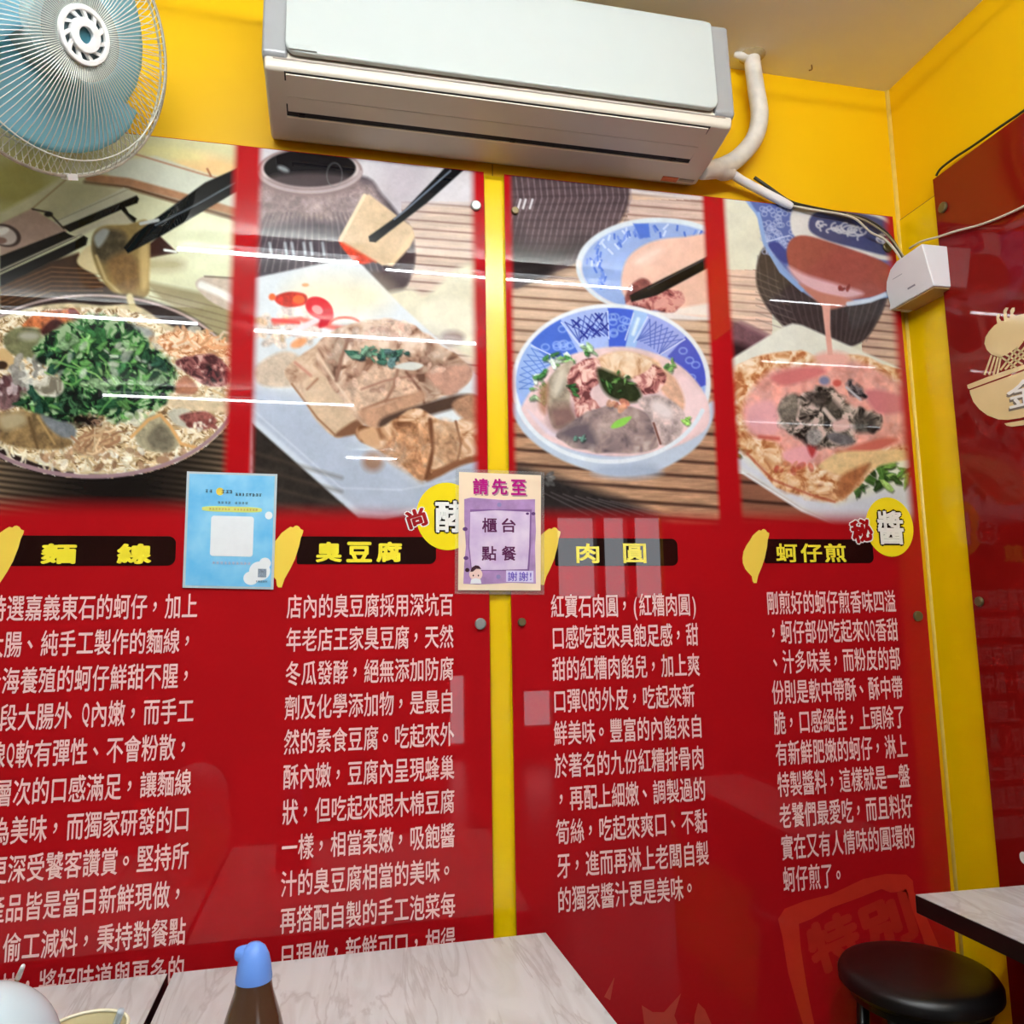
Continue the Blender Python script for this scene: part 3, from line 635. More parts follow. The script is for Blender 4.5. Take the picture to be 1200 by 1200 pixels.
    p.sp([(356, 452), (376, 440), (400, 462), (418, 494), (404, 509), (392, 511), (366, 486)], (206, 178, 148), 2, tex=.08)
    p.sp([(420, 492), (424, 506), (400, 512), (392, 510), (404, 500)], (124, 84, 60), 2)
    TF = [(120, 84, 66), (168, 130, 108), (196, 162, 138), (212, 182, 158), (226, 202, 182)]
    p.mottle([(372, 405), (394, 384), (440, 374), (480, 378), (512, 400), (548, 426), (552, 442), (534, 458), (500, 474), (466, 488), (438, 500), (420, 490), (396, 462), (376, 432)], TF, 13, 7, con=1.1)
    p.shade([(395, 384), (405, 400), (396, 450), (380, 430)], .82, 4); p.shade([(500, 400), (552, 430), (534, 458), (500, 470), (488, 440)], .86, 5)
    p.sp([(400, 470), (420, 440), (470, 434), (494, 470), (460, 488), (436, 502)], (206, 174, 148), 2.5, tex=.3, tsc=7, alpha=.75)
    for L_, w_, c_ in (([(372, 415), (392, 446), (416, 480)], 3, (222, 196, 170)), ([(408, 398), (400, 420), (394, 446)], 4, (142, 104, 86)), ([(412, 402), (404, 425)], 3, (232, 210, 190)), ([(466, 434), (462, 452), (452, 470)], 4, (150, 110, 90)), ([(425, 480), (450, 470), (492, 462)], 3, (150, 106, 82)), ([(424, 456), (452, 446), (486, 440)], 2.5, (160, 116, 98)), ([(476, 436), (492, 456), (497, 472)], 3, (118, 80, 64)), ([(500, 440), (520, 452), (534, 458)], 4, (150, 104, 84)), ([(360, 456), (372, 444)], 2.5, (156, 110, 86)), ([(346, 425), (364, 440)], 3, (196, 138, 118))): p.line(L_, w_, c_, 1.6)
    p.sp([(500, 440), (516, 430), (548, 428), (553, 440), (540, 456), (524, 464)], (186, 142, 122), 2.5, tex=.15)
    p.sp([(420, 482), (448, 474), (492, 458), (496, 470), (460, 488), (438, 502)], (184, 142, 114), 2.5, tex=.14)
    p.blobs(40, 455, 420, 70, 40, 4, [(220, 190, 168), (170, 130, 112), (150, 112, 96), (214, 180, 160)], 65, alpha=.55); p.blobs(30, 455, 388, 40, 10, 5, [(214, 186, 166), (196, 158, 140)], 66, alpha=.7)
    p.sp([(446, 492), (480, 478), (540, 462), (560, 470), (500, 488), (452, 506)], (76, 56, 46), 2.5)
    p.mottle([(416, 508), (424, 498), (446, 500), (470, 486), (492, 480), (510, 490), (536, 494), (572, 478), (572, 534), (540, 544), (516, 556), (498, 564), (486, 560), (466, 540), (446, 530), (424, 518)], [(112, 70, 44), (160, 112, 78), (192, 148, 112), (212, 174, 140), (224, 196, 168)], 12, 9, con=1.2)
    p.sp([(420, 506), (440, 502), (445, 524), (428, 520)], (206, 162, 122), 2); p.sp([(446, 530), (470, 500), (498, 496), (506, 520), (498, 564), (480, 556)], (186, 134, 96), 3, tex=.45, tsc=6, alpha=.6)
    p.line([(504, 492), (508, 525), (500, 560)], 5, (112, 70, 46), 1.5); p.line([(534, 494), (540, 520), (536, 540)], 3, (130, 88, 62), 1.2); p.sp([(510, 496), (532, 496), (538, 536), (512, 546)], (188, 152, 120), 3, tex=.35, tsc=6, alpha=.6); p.sp([(500, 564), (516, 548), (556, 534), (572, 536), (540, 546), (516, 558)], (134, 88, 60), 2)
    p.sp([(530, 474), (552, 462), (572, 476), (572, 496), (545, 492)], (170, 128, 100), 2.5, tex=.2)
    p.line([(392, 509), (372, 490), (342, 450)], 2, (148, 104, 74), 1.2); p.ell(437, 541, 12, 11, (150, 112, 88), soft=5, alpha=.9)
    p.leaves(14, 432, 414, 22, 8, 9, [(74, 120, 92), (48, 88, 72), (104, 140, 116), (62, 76, 92)], 67); p.leaves(12, 462, 418, 18, 10, 9, [(60, 104, 86), (96, 130, 128), (40, 72, 64)], 68); p.sp([(462, 430), (480, 424), (496, 428), (484, 434)], (206, 208, 200), 1.2)
    # slice held by chopsticks
    p.sp([(398, 286), (404, 278), (436, 302), (430, 309), (416, 306)], (212, 74, 52), 1.2, tex=.3, tsc=5)
    p.poly([(427, 228), (433, 228), (483, 266), (485, 276), (480, 288), (458, 311), (448, 311), (400, 284), (398, 278)], (208, 182, 148), 1.3, tex=.08, tsc=7)
    p.line([(427, 229), (399, 281)], 4, (228, 208, 176), 1.2); p.poly([(455, 311), (484, 270), (486, 278), (480, 290), (460, 312)], (228, 200, 160), 1.5); p.line([(402, 285), (440, 307)], 3, (206, 96, 66), 1.5, alpha=.7)
    p.poly([(521, 197), (546, 197), (500, 238), (440, 284), (433, 283), (432, 277), (470, 250)], (14, 16, 20), 1); p.line([(528, 200), (478, 244), (462, 257)], 2, (110, 120, 134), .8)
    return p.c
def photo_meatball(x, y):
    p = Paint(x, y, (206, 176, 150))
    slats(p, 590, 190, 850, 430, (206, 176, 150), (126, 94, 76), 13, .07, .2); slats(p, 590, 430, 850, 640, (178, 138, 108), (70, 46, 36), 17, .07, .2, tex=.2)
    p.poly([(735, 200), (850, 215), (850, 240), (735, 226)], (216, 206, 202), 3)
    slats(p, 735, 234, 850, 275, (206, 180, 166), (150, 116, 104), 11, .08, .2)
    # jar
    p.sp([(590, 190), (700, 195), (734, 212), (736, 240), (722, 266), (690, 300), (640, 322), (590, 330)], (84, 68, 70), 2, tex=.15, tsc=10)
    for k in range(20):
        X = 604+k*7; p.line([(X, 205), (X+3, 232), (X-4, 255), (X-10, 285), (X-18, 305)], 1.5, (150, 132, 138), .9, alpha=.6)
    for k in range(9): p.line([(600, 222+k*9), (736, 218+k*10)], 2, (52, 40, 42), 1.5, alpha=.4)
    p.sp([(590, 270), (630, 290), (690, 282), (650, 318), (590, 330)], (40, 30, 30), 12, alpha=.8); p.ell(622, 315, 26, 12, (32, 26, 26), soft=6)
    for X in (610, 616, 624): p.line([(X, 234), (X-3, 244)], 2.5, (216, 214, 216), 1)
    # back bowl
    p.ell(772, 312, 97, 57, (206, 218, 224), soft=1.2); p.sp([(676, 305), (690, 335), (722, 362), (750, 372), (850, 372), (850, 330), (760, 345), (700, 320)], (222, 216, 212), 2)
    p.ell(772, 313, 90, 52, (142, 166, 214), soft=1.5)
    for k in range(70):
        a = random.Random(k).uniform(2.6, 5.6); q = random.Random(k+99).uniform(.74, .97); p.line([(772+88*q*math.cos(a), 312+52*q*math.sin(a)), (772+88*q*math.cos(a)+random.Random(k+5).uniform(-5, 5), 312+52*q*math.sin(a)+5)], 2.4, [(76, 110, 200), (108, 138, 214), (190, 206, 232)][k % 3], .8)
    p.poly([(742, 262), (760, 262), (762, 278), (750, 280)], (74, 110, 200), 1.2)
    p.sp([(728, 330), (736, 302), (762, 284), (800, 278), (850, 280), (850, 366), (770, 362), (735, 350)], (226, 184, 164), 1.6, tex=.06, tsc=20)
    p.ell(760, 300, 18, 6, (236, 206, 190), ang=-.5, soft=5); p.poly([(790, 362), (850, 352), (850, 372), (790, 368)], (232, 222, 212), 2)
    p.mottle([(734, 356), (742, 338), (760, 330), (778, 338), (798, 342), (800, 358), (784, 366), (760, 364), (742, 366)], [(90, 42, 44), (146, 80, 80), (178, 110, 106), (206, 148, 138)], 8, 16, con=1.6); p.sp([(733, 352), (738, 336), (752, 326), (762, 332), (752, 346)], (126, 70, 66), 1.6, tex=.3)
    p.poly([(850, 290), (850, 303), (770, 346), (740, 354), (738, 346)], (16, 13, 13), 1); p.line([(760, 338), (845, 294)], 1.3, (70, 66, 66), .7)
    # front bowl
    p.ell(716, 450, 117, 94, (226, 232, 236), soft=1.2)
    p.sp([(599, 470), (612, 505), (650, 535), (700, 554), (735, 558), (775, 550), (815, 525), (834, 495), (834, 470), (770, 520), (716, 528), (650, 512)], (190, 204, 220), 1.5)
    p.ell(735, 552, 40, 8, (168, 182, 204), soft=5)
    p.ell(716, 448, 111, 87, (150, 176, 226), soft=1.3)
    def sect(a0, a1, col):
        P = [(716+111*math.cos(a), 448+87*math.sin(a)) for a in np.linspace(a0, a1, 8)]+[(716+66*math.cos(a), 470+60*math.sin(a)) for a in np.linspace(a1, a0, 8)]; p.poly(P, col, 1)
    R_ = math.radians
    sect(R_(172), R_(212), (150, 178, 226)); sect(R_(212), R_(238), (74, 108, 204)); sect(R_(238), R_(268), (164, 184, 232)); sect(R_(268), R_(284), (66, 96, 206)); sect(R_(284), R_(293), (156, 190, 232)); sect(R_(293), R_(322), (152, 166, 226)); sect(R_(322), R_(362), (72, 86, 190))
    def at(a, q): return (716+111*q*math.cos(R_(a)), 450+86*q*math.sin(R_(a)))
    for a in (212, 238, 268, 284, 293, 322): p.line([at(a, .99), at(a, .62)], 1.5, (206, 218, 242), .7)
    for a0, a1, cc in ((176, 210, (96, 128, 206)), (240, 267, (70, 88, 176)), (295, 321, (84, 104, 190))):
        for k in range(7):
            t = k/6; p.line([at(a0+(a1-a0)*t, .97), at(a0+(a1-a0)*min(1, t+.55), .66)], 1.2, cc, .6); p.line([at(a1-(a1-a0)*t, .97), at(a1-(a1-a0)*min(1, t+.55), .66)], 1.2, cc, .6)
    for a, q in ((246, .9), (254, .8), (262, .92), (258, .72), (247, .73), (265, .78)): 
        c0 = at(a, q); p.line([(c0[0]-4, c0[1]-4), (c0[0]+4, c0[1]+4)], 2, (40, 50, 140), .6); p.line([(c0[0]-4, c0[1]+4), (c0[0]+4, c0[1]-4)], 2, (40, 50, 140), .6)
    for a0, a1 in ((215, 236), (270, 283), (326, 358)):
        for k in range(9):
            c0 = at(a0+(a1-a0)*random.Random(k*7+a0).random(), .64+.32*random.Random(k*3+a1).random()); p.ring(c0[0], c0[1], 4.5, 3.6, 1.5, (150, 178, 232), alpha=.8)
    p.line([at(288, .93), at(289, .72)], 4, (220, 236, 244), 1.4)
    # soup and fillings
    p.sp([(610, 486), (622, 458), (648, 426), (690, 410), (740, 407), (790, 424), (820, 452), (832, 482), (824, 506), (784, 526), (730, 535), (676, 529), (630, 509)], (228, 200, 200), 1.5, tex=.08, tsc=14)
    p.sp([(795, 440), (822, 460), (828, 490), (806, 512), (795, 500)], (240, 212, 212), 3); p.sp([(618, 480), (640, 500), (660, 512), (640, 508)], (222, 206, 216), 2)
    LG = [(120, 176, 96), (70, 130, 70), (206, 220, 206), (160, 196, 150)]
    p.leaves(16, 630, 455, 12, 20, 9, LG, 73); p.leaves(12, 655, 420, 16, 8, 8, LG, 74); p.leaves(9, 686, 410, 12, 6, 7, LG, 75); p.leaves(5, 785, 428, 8, 5, 6, LG, 76)
    p.sp([(640, 470), (642, 446), (658, 428), (672, 424), (670, 450), (668, 476), (674, 492), (660, 502), (648, 500)], (170, 156, 136), 1.6, tex=.3, tsc=10); p.sp([(644, 480), (668, 474), (676, 492), (660, 503), (648, 501)], (120, 84, 82), 7, alpha=.75); p.sp([(632, 456), (642, 450), (640, 484), (632, 478)], (170, 112, 84), 3, alpha=.7)
    p.ell(655, 448, 6, 16, (204, 196, 178), ang=.3, soft=4)
    p.sp([(696, 424), (712, 414), (740, 412), (772, 424), (768, 440), (735, 444), (706, 436)], (220, 182, 146), 2, tex=.14); p.sp([(770, 430), (790, 442), (802, 468), (798, 482), (780, 464), (770, 448)], (216, 172, 144), 2, tex=.12)
    ME = [(108, 58, 58), (164, 100, 98), (196, 134, 126), (222, 172, 160), (236, 200, 188)]
    p.mottle([(664, 444), (676, 426), (694, 420), (706, 428), (704, 446), (692, 462), (708, 484), (696, 492), (678, 490), (672, 470)], ME, 8, 13, con=1.6); p.mottle([(742, 446), (752, 430), (772, 430), (780, 444), (772, 458), (756, 462)], ME, 8, 14, con=1.6); p.mottle([(704, 420), (730, 412), (762, 422), (752, 438), (722, 440), (706, 434)], [(176, 124, 90), (214, 172, 134), (232, 202, 168), (240, 220, 194)], 11, 15, con=1)
    p.sp([(700, 432), (716, 436), (744, 450), (752, 466), (740, 472), (716, 466), (704, 452)], (44, 50, 30), 2.5, tex=.3); p.leaves(12, 722, 448, 20, 12, 7, [(62, 108, 44), (40, 74, 34), (100, 144, 76), (190, 196, 160)], 81); p.leaves(5, 670, 456, 5, 10, 7, [(58, 112, 56), (40, 84, 44)], 82)
    p.sp([(748, 472), (758, 464), (776, 464), (798, 478), (802, 492), (794, 516), (776, 522), (768, 500)], (190, 170, 166), 1.6, tex=.35, tsc=8); p.ell(776, 480, 14, 8, (224, 212, 210), ang=.6, soft=4)
    p.mottle([(652, 512), (672, 494), (694, 480), (722, 474), (748, 480), (764, 496), (772, 522), (752, 529), (716, 531), (680, 526)], [(92, 80, 84), (134, 116, 116), (162, 140, 134), (190, 172, 164)], 14, 12, con=1.0); p.sp([(656, 508), (674, 496), (690, 500), (700, 522), (676, 518)], (104, 92, 98), 5); p.sp([(700, 484), (735, 480), (752, 498), (735, 512), (705, 505)], (170, 146, 140), 6, tex=.3, alpha=.6)
    p.line([(766, 496), (774, 520)], 2.5, (110, 70, 62), 1); p.blobs(8, 724, 474, 14, 5, 4, [(206, 150, 120), (180, 110, 90)], 83)
    p.sp([(716, 500), (724, 492), (740, 488), (732, 498), (720, 502)], (140, 206, 84), 1); p.leaves(3, 806, 494, 6, 3, 6, [(150, 210, 100)], 84); p.leaves(4, 678, 514, 8, 3, 6, [(110, 156, 140)], 85)
    p.ring(716, 450, 114, 91, 5, (226, 234, 240), a0=.35, a1=2.85)
    # dark foot of the photo
    p.sp([(596, 552), (640, 556), (700, 575), (742, 590), (780, 612), (780, 640), (596, 640)], (44, 39, 38), 7, tex=.15)
    for k in range(7): p.line([(632+k*14, 575+k*2), (690+k*16, 604)], 1.2, (120, 112, 112), .9, alpha=.5)
    p.blobs(10, 645, 560, 6, 10, 3, [(170, 170, 168), (90, 88, 86)], 86)
    return p.c
def photo_omelette(x, y):
    p = Paint(x, y, (216, 216, 196)); p.c *= (1+.03*(2*fbm(x, y, 30, 2)-1))[:, None]
    slats(p, 835, 316, 905, 420, (218, 190, 170), (166, 134, 120), 10, .08, .18); slats(p, 1010, 330, 1080, 460, (196, 166, 146), (122, 92, 82), 10, .09, .22)
    slats(p, 835, 555, 980, 640, (140, 94, 72), (58, 36, 30), 22, .08, .16)
    p.sp([(840, 378), (862, 376), (884, 384), (908, 400), (900, 420), (860, 428), (840, 420)], (112, 80, 86), 3, tex=.15); p.sp([(840, 402), (880, 408), (868, 428), (840, 440)], (40, 28, 30), 5); p.line([(868, 378), (905, 396)], 4, (150, 116, 118), 2.5)
    # jar
    p.sp([(886, 318), (895, 290), (925, 275), (1010, 275), (1050, 320), (1040, 350), (1028, 378), (1008, 402), (975, 408), (940, 398), (908, 372), (890, 344)], (58, 50, 50), 1.6, tex=.12)
    for k in range(18): p.line([(888+k*9, 300), (892+k*9, 335), (910+k*7, 372), (930+k*5, 400)], 1.3, (96, 84, 82), 1, alpha=.55)
    for k in range(8): p.line([(886, 318+k*8), (912+k*4, 330+k*9)], 1.3, (120, 106, 102), .9, alpha=.5)
    # pouring bowl
    p.sp([(886, 225), (888, 256), (896, 285), (915, 318), (945, 345), (975, 357), (1005, 357), (1030, 350), (1062, 336), (1070, 240)], (128, 156, 204), 1.2)
    p.sp([(891, 225), (893, 258), (901, 285), (918, 312), (945, 336), (980, 350), (1010, 350), (1060, 328), (1070, 240)], (84, 102, 164), 1.2)
    for k in range(60):
        r = random.Random(k); X, Y = 893+r.random()*36, 238+r.random()*60; p.ring(X, Y, 3, 2.6, 1.1, (168, 182, 218), alpha=.8)
    p.sp([(900, 288), (912, 284), (926, 302), (918, 308)], (48, 60, 132), 1.5); p.line([(896, 284), (925, 276)], 1.4, (180, 194, 226), .7)
    p.sp([(926, 262), (930, 245), (948, 240), (1000, 244), (1050, 262), (1062, 300), (1030, 304), (975, 286), (935, 280)], (210, 210, 208), 1.4)
    p.sp([(948, 268), (954, 250), (985, 246), (1035, 258), (1056, 284), (1046, 300), (1000, 290), (965, 280)], (66, 72, 112), 1.5)
    for k in range(24):
        r = random.Random(k+40); X = 958+r.random()*86; Y = 254+r.random()*12+(X-958)*.28; p.ring(X, Y, r.uniform(4, 9), r.uniform(3, 5), 2.2, (196, 198, 206), a0=r.random()*3, a1=3+r.random()*3, alpha=.85)
    p.sp([(922, 300), (926, 282), (944, 276), (985, 288), (1034, 306), (1046, 320), (1038, 342), (1010, 350), (980, 350), (950, 340), (930, 322)], (152, 78, 68), 1.5, tex=.06)
    p.sp([(924, 312), (945, 322), (985, 334), (1012, 344), (985, 350), (950, 340), (930, 324)], (212, 172, 178), 3); p.sp([(936, 332), (960, 342), (1000, 352), (985, 360), (966, 360)], (186, 122, 104), 1.8)
    p.line([(889, 250), (896, 285), (915, 318), (940, 340)], 4, (134, 164, 212), 1); p.line([(994, 356), (1020, 352), (1060, 336)], 5, (196, 208, 222), 1.2)
    p.blobs(6, 990, 337, 10, 2, 2, [(130, 56, 50)], 91)
    # plate
    p.poly([(838, 432), (918, 383), (929, 379), (940, 381), (1075, 440), (1080, 600), (1010, 616), (985, 616), (940, 596), (838, 530)], (226, 228, 214), 1.6)
    p.poly([(838, 500), (880, 545), (980, 592), (1080, 560), (1080, 600), (1010, 616), (985, 616), (940, 596), (838, 530)], (214, 218, 226), 5); p.line([(838, 533), (940, 598), (985, 617)], 3, (236, 238, 240), 1.4)
    # leaves under the omelette
    p.leaves(22, 1042, 556, 28, 14, 13, [(110, 150, 70), (74, 116, 48), (146, 180, 100), (52, 86, 40)], 92); p.leaves(8, 1000, 572, 14, 6, 9, [(96, 136, 66), (60, 96, 48)], 93); p.leaves(6, 862, 528, 8, 6, 8, [(110, 140, 76)], 94)
    # omelette
    p.sp([(852, 440), (878, 422), (905, 414), (940, 412), (960, 418), (1005, 416), (1040, 430), (1070, 446), (1075, 530), (1040, 538), (1022, 552), (1004, 572), (980, 588), (950, 582), (915, 572), (892, 552), (876, 530), (858, 512), (852, 480)], (222, 176, 138), 1.8, tex=.14, tsc=12)
    p.mottle([(852, 440), (878, 422), (905, 414), (940, 412), (960, 418), (1005, 416), (1040, 430), (1070, 446), (1075, 530), (1040, 538), (1022, 552), (1004, 572), (980, 588), (950, 582), (915, 572), (892, 552), (876, 530), (858, 512), (852, 480)], [(172, 104, 62), (206, 148, 100), (226, 186, 144), (238, 212, 176), (246, 230, 206)], 10, 17, con=1.3)
    p.mottle([(852, 470), (880, 520), (915, 552), (975, 566), (1010, 548), (990, 582), (950, 582), (915, 572), (880, 540), (852, 510)], [(150, 84, 46), (196, 130, 82), (222, 176, 126), (240, 214, 174)], 9, 18, con=1.5, soft=4, alpha=.8)
    p.sp([(884, 452), (908, 432), (950, 428), (1000, 422), (1050, 446), (1075, 470), (1075, 516), (1020, 526), (985, 528), (965, 545), (930, 540), (906, 516), (880, 510), (870, 480)], (224, 158, 150), 4, tex=.22, tsc=12, alpha=.85)
    p.sp([(905, 440), (945, 430), (968, 436), (930, 450), (912, 450)], (212, 120, 118), 3); p.sp([(875, 478), (905, 470), (912, 505), (882, 506)], (228, 168, 172), 4); p.sp([(1015, 458), (1050, 462), (1070, 478), (1030, 484)], (206, 124, 128), 3); p.ell(975, 420, 20, 8, (236, 178, 164), soft=4)
    p.sp([(918, 530), (944, 522), (958, 530), (940, 546), (922, 542)], (236, 170, 176), 3); p.sp([(946, 522), (958, 520), (952, 536)], (180, 60, 60), 2); p.sp([(985, 530), (1030, 514), (1052, 516), (1020, 530)], (206, 108, 92), 2.5); p.line([(890, 512), (912, 514)], 4, (196, 92, 80), 2)
    p.sp([(960, 545), (985, 530), (1020, 528), (1060, 528), (1070, 536), (1024, 548), (1005, 560), (970, 552)], (228, 196, 142), 2, tex=.1); p.blobs(16, 930, 548, 22, 6, 4, [(190, 80, 62), (206, 130, 90)], 99, alpha=.6)
    p.line([(876, 532), (905, 562), (950, 580), (978, 588)], 2.4, (178, 84, 60), 1.4, alpha=.8); p.sp([(984, 560), (1004, 548), (1020, 544), (1004, 568), (984, 584)], (170, 108, 68), 3, tex=.2)
    # oysters
    OY = [(70, 64, 58), (112, 106, 98), (44, 40, 36), (150, 142, 130), (88, 82, 74), (186, 172, 162)]
    p.mottle([(910, 482), (922, 464), (945, 460), (962, 452), (984, 462), (1000, 476), (1018, 480), (1032, 490), (1026, 506), (1002, 508), (1004, 518), (978, 524), (952, 524), (930, 512), (914, 500)], [(34, 30, 28), (74, 67, 60), (120, 110, 100), (164, 152, 140), (208, 184, 174)], 8, 19, con=1.7, soft=2.5)
    p.sp([(912, 480), (920, 466), (934, 464), (934, 488), (920, 496)], (120, 112, 100), 2, tex=.4, tsc=5); p.sp([(942, 466), (962, 458), (985, 478), (980, 492), (960, 478)], (56, 51, 46), 3, tex=.5, alpha=.8); p.mottle([(992, 448), (1000, 448), (1014, 460), (1014, 468), (1004, 466), (994, 456)], [(30, 28, 30), (66, 62, 64), (120, 112, 114)], 5, 66, soft=2); p.line([(992, 454), (1008, 468)], 3, (190, 190, 196), 1.2); p.sp([(1000, 494), (1010, 484), (1024, 492), (1022, 506), (1004, 506)], (58, 54, 48), 3, tex=.5, alpha=.8)
    p.line([(966, 480), (978, 494)], 5, (200, 184, 176), 1.4); p.ell(954, 512, 9, 10, (146, 142, 138), soft=2, tex=.3, tsc=4); p.ell(985, 514, 16, 7, (104, 100, 104), ang=.2, soft=2.5, tex=.3); p.ell(966, 446, 6, 5, (124, 128, 158), soft=2); p.ell(981, 449, 5, 4, (206, 96, 84), soft=1.5); p.sp([(975, 496), (992, 490), (996, 502), (980, 506)], (214, 176, 168), 2)
    # falling sauce
    p.poly([(963, 356), (973, 356), (973, 385), (976, 416), (970, 416), (967, 390)], (222, 166, 150), 1)
    return p.c

# ------------------------------------------------------------------ the two menu panels
YP = -.018
def paint_print(name, x0, x1, z0, z1, fn, parent, fade, nx=255, nz=400):
    X, Z = np.meshgrid(np.linspace(x0, x1, nx), np.linspace(z1, z0, nz)); X = X.ravel(); Z = Z.ravel()
    P = np.stack([X, np.full(len(X), YP-.0004), Z], 1); px, py = projA(P)
    c = fn(px, py); c = c*(1+.05*(fbm(px, py, 3.2, 77)-.5)+.10*(fbm(px, py, 26, 78)-.5))[:, None]; c = np.clip(c+2.5*(noise(px, py, 1.7, 79)-.5)[:, None], 0, 255)
    fl, fr, fb = fade     # feathered edges where the picture runs out into the red ink
    a = np.ones(len(X))
    for d, wd in ((X-x0, fl), (x1-X, fr), (Z-z0, fb)):
        if wd: t = np.clip(d/wd, 0, 1); a *= t*t*(3-2*t)
    C = lin(c)*a[:, None]+lin(RED)*(1-a)[:, None]
    me = bpy.data.meshes.new(name); n = nx*nz
    me.vertices.add(n); me.vertices.foreach_set('co', (P-wl(parent)).ravel())
    i = (np.arange(nz-1)[:, None]*nx+np.arange(nx-1)[None, :]).ravel()
    Q = np.stack([i, i+nx, i+nx+1, i+1], 1).astype(np.int32)
    me.loops.add(Q.size); me.loops.foreach_set('vertex_index', Q.ravel())
    me.polygons.add(len(Q)); me.polygons.foreach_set('loop_start', np.arange(0, Q.size, 4, dtype=np.int32))
    me.update(); me.validate()
    at = me.attributes.new('ink', 'FLOAT_COLOR', 'POINT')
    at.data.foreach_set('color', np.concatenate([C, np.ones((n, 1))], 1).astype(np.float32).ravel())
    return link(name, me, photo_m, parent)
def PX(x, y): p = onY(x, y, YP); return p[0], p[2]
ZB = .42
pl0, pl1 = -.69, PX(569.5, 400)[0]
pr0, pr1 = PX(592.5, 300)[0], PX(1057, 380)[0]
ZTOP = PX(700, 216)[1]
Lp = root('menu_panel', ((pl0+pl1)/2, YP, ZB), 'glossy red menu board with noodle bowl and stinky tofu photos, left of the yellow strip', 'menu board')
Rp = root('menu_panel', ((pr0+pr1)/2, YP, ZB), 'glossy red menu board with blue bowl and oyster omelette photos, between yellow strip and corner', 'menu board')
box('board', (pl0, YP, ZB), (pl1, YP+.006, ZTOP), red_print, Lp)
box('board', (pr0, YP, ZB), (pr1, YP+.006, ZTOP), red_print, Rp)
zb = PX(150, 612)[1]
ep = .0015
a = paint_print('photo_print', pl0+.004, PX(281, 180)[0], PX(150, 610)[1], ZTOP-ep, photo_noodles, Lp, (0, .02, .05)); a['label'] = 'printed photo of noodles with parsley'
a = paint_print('photo_print', PX(300, 200)[0], PX(560, 300)[0], PX(420, 614)[1], ZTOP-ep, photo_tofu, Lp, (.018, .022, .045)); a['label'] = 'printed photo of stewed tofu on a white plate'
a = paint_print('photo_print', PX(595, 260)[0], PX(830, 300)[0], PX(700, 616)[1], ZTOP-ep, photo_meatball, Rp, (.016, .016, .045)); a['label'] = 'printed photo of a meatball in a blue bowl'
a = paint_print('photo_print', PX(846, 250)[0], PX(1050, 330)[0], PX(950, 616)[1], ZTOP-ep, photo_omelette, Rp, (.018, .03, .045)); a['label'] = 'printed photo of an oyster omelette'

def rrect(x0, x1, z0, z1, r0, r1, n=6):
    P = []
    for cx, cz, a0, r in ((x1-r1, z1-r1, 0, r1), (x0+r0, z1-r0, 90, r0), (x0+r0, z0+r0, 180, r0), (x1-r1, z0+r1, 270, r1)):
        for k in range(n+1):
            t = math.radians(a0+90*k/n); P.append((cx+r*math.cos(t), cz+r*math.sin(t)))
    return P
def pbox(x0, y0, x1, y1):       # photo box -> wall rectangle on the boards
    c = [PX(x0, y0), PX(x1, y0), PX(x1, y1), PX(x0, y1)]
    return (c[0][0]+c[3][0])/2, (c[1][0]+c[2][0])/2, (c[2][1]+c[3][1])/2, (c[0][1]+c[1][1])/2
ISL = [(185, 262), (196, 268), (204, 280), (217, 287), (216, 300), (208, 330), (204, 370), (190, 440), (172, 492), (150, 545), (143, 575), (140, 592), (124, 592), (116, 582), (110, 550), (86, 525), (70, 505), (56, 470), (54, 440), (60, 400), (78, 362), (100, 330), (116, 302), (140, 280), (155, 268), (168, 272), (176, 264)]
ISW = [PX(860+p[0]/5.217, 570+p[1]/5.217) for p in ISL]; i0 = ISW[0]
ISR = [(p[0]-i0[0], p[1]-i0[1]) for p in ISW]
def title(par, bar, top, chars, weight):
    b = pbox(*bar); bar_o = flatpoly('title_bar', rrect(b[0], b[1], b[2], b[3], .004, .014), YP-.0008, ink_bar, par)
    t = PX(*top); flatpoly('island_emblem', [(t[0]+p[0], t[1]+p[1]) for p in ISR], YP-.0011, ink_gold, par)
    for ch, bx in chars:
        q = pbox(*bx); lettering('title_character', [boxglyph(ch, q[0], q[1], q[2], q[3], weight, grow=weight)], YP-.0014, ink_yellow, bar_o)
title(Lp, (12, 628, 206, 663), (20, 616), (('麵', (48, 637, 90, 661)), ('線', (137, 637, 178, 661))), .045)
title(Lp, (348, 629, 511, 661), (348, 616), (('臭', (370, 635, 401, 659)), ('豆', (406, 635, 436, 659)), ('腐', (441, 635, 471, 659))), .04)
title(Rp, (650, 631, 794, 663), (650, 618), (('肉', (675, 637, 702, 660)), ('圓', (730, 637, 757, 660))), .03)
title(Rp, (895, 632, 1023, 660), (895, 620), (('蚵', (909, 637, 934, 659)), ('仔', (938, 637, 963, 659)), ('煎', (966, 637, 991, 659))), .03)

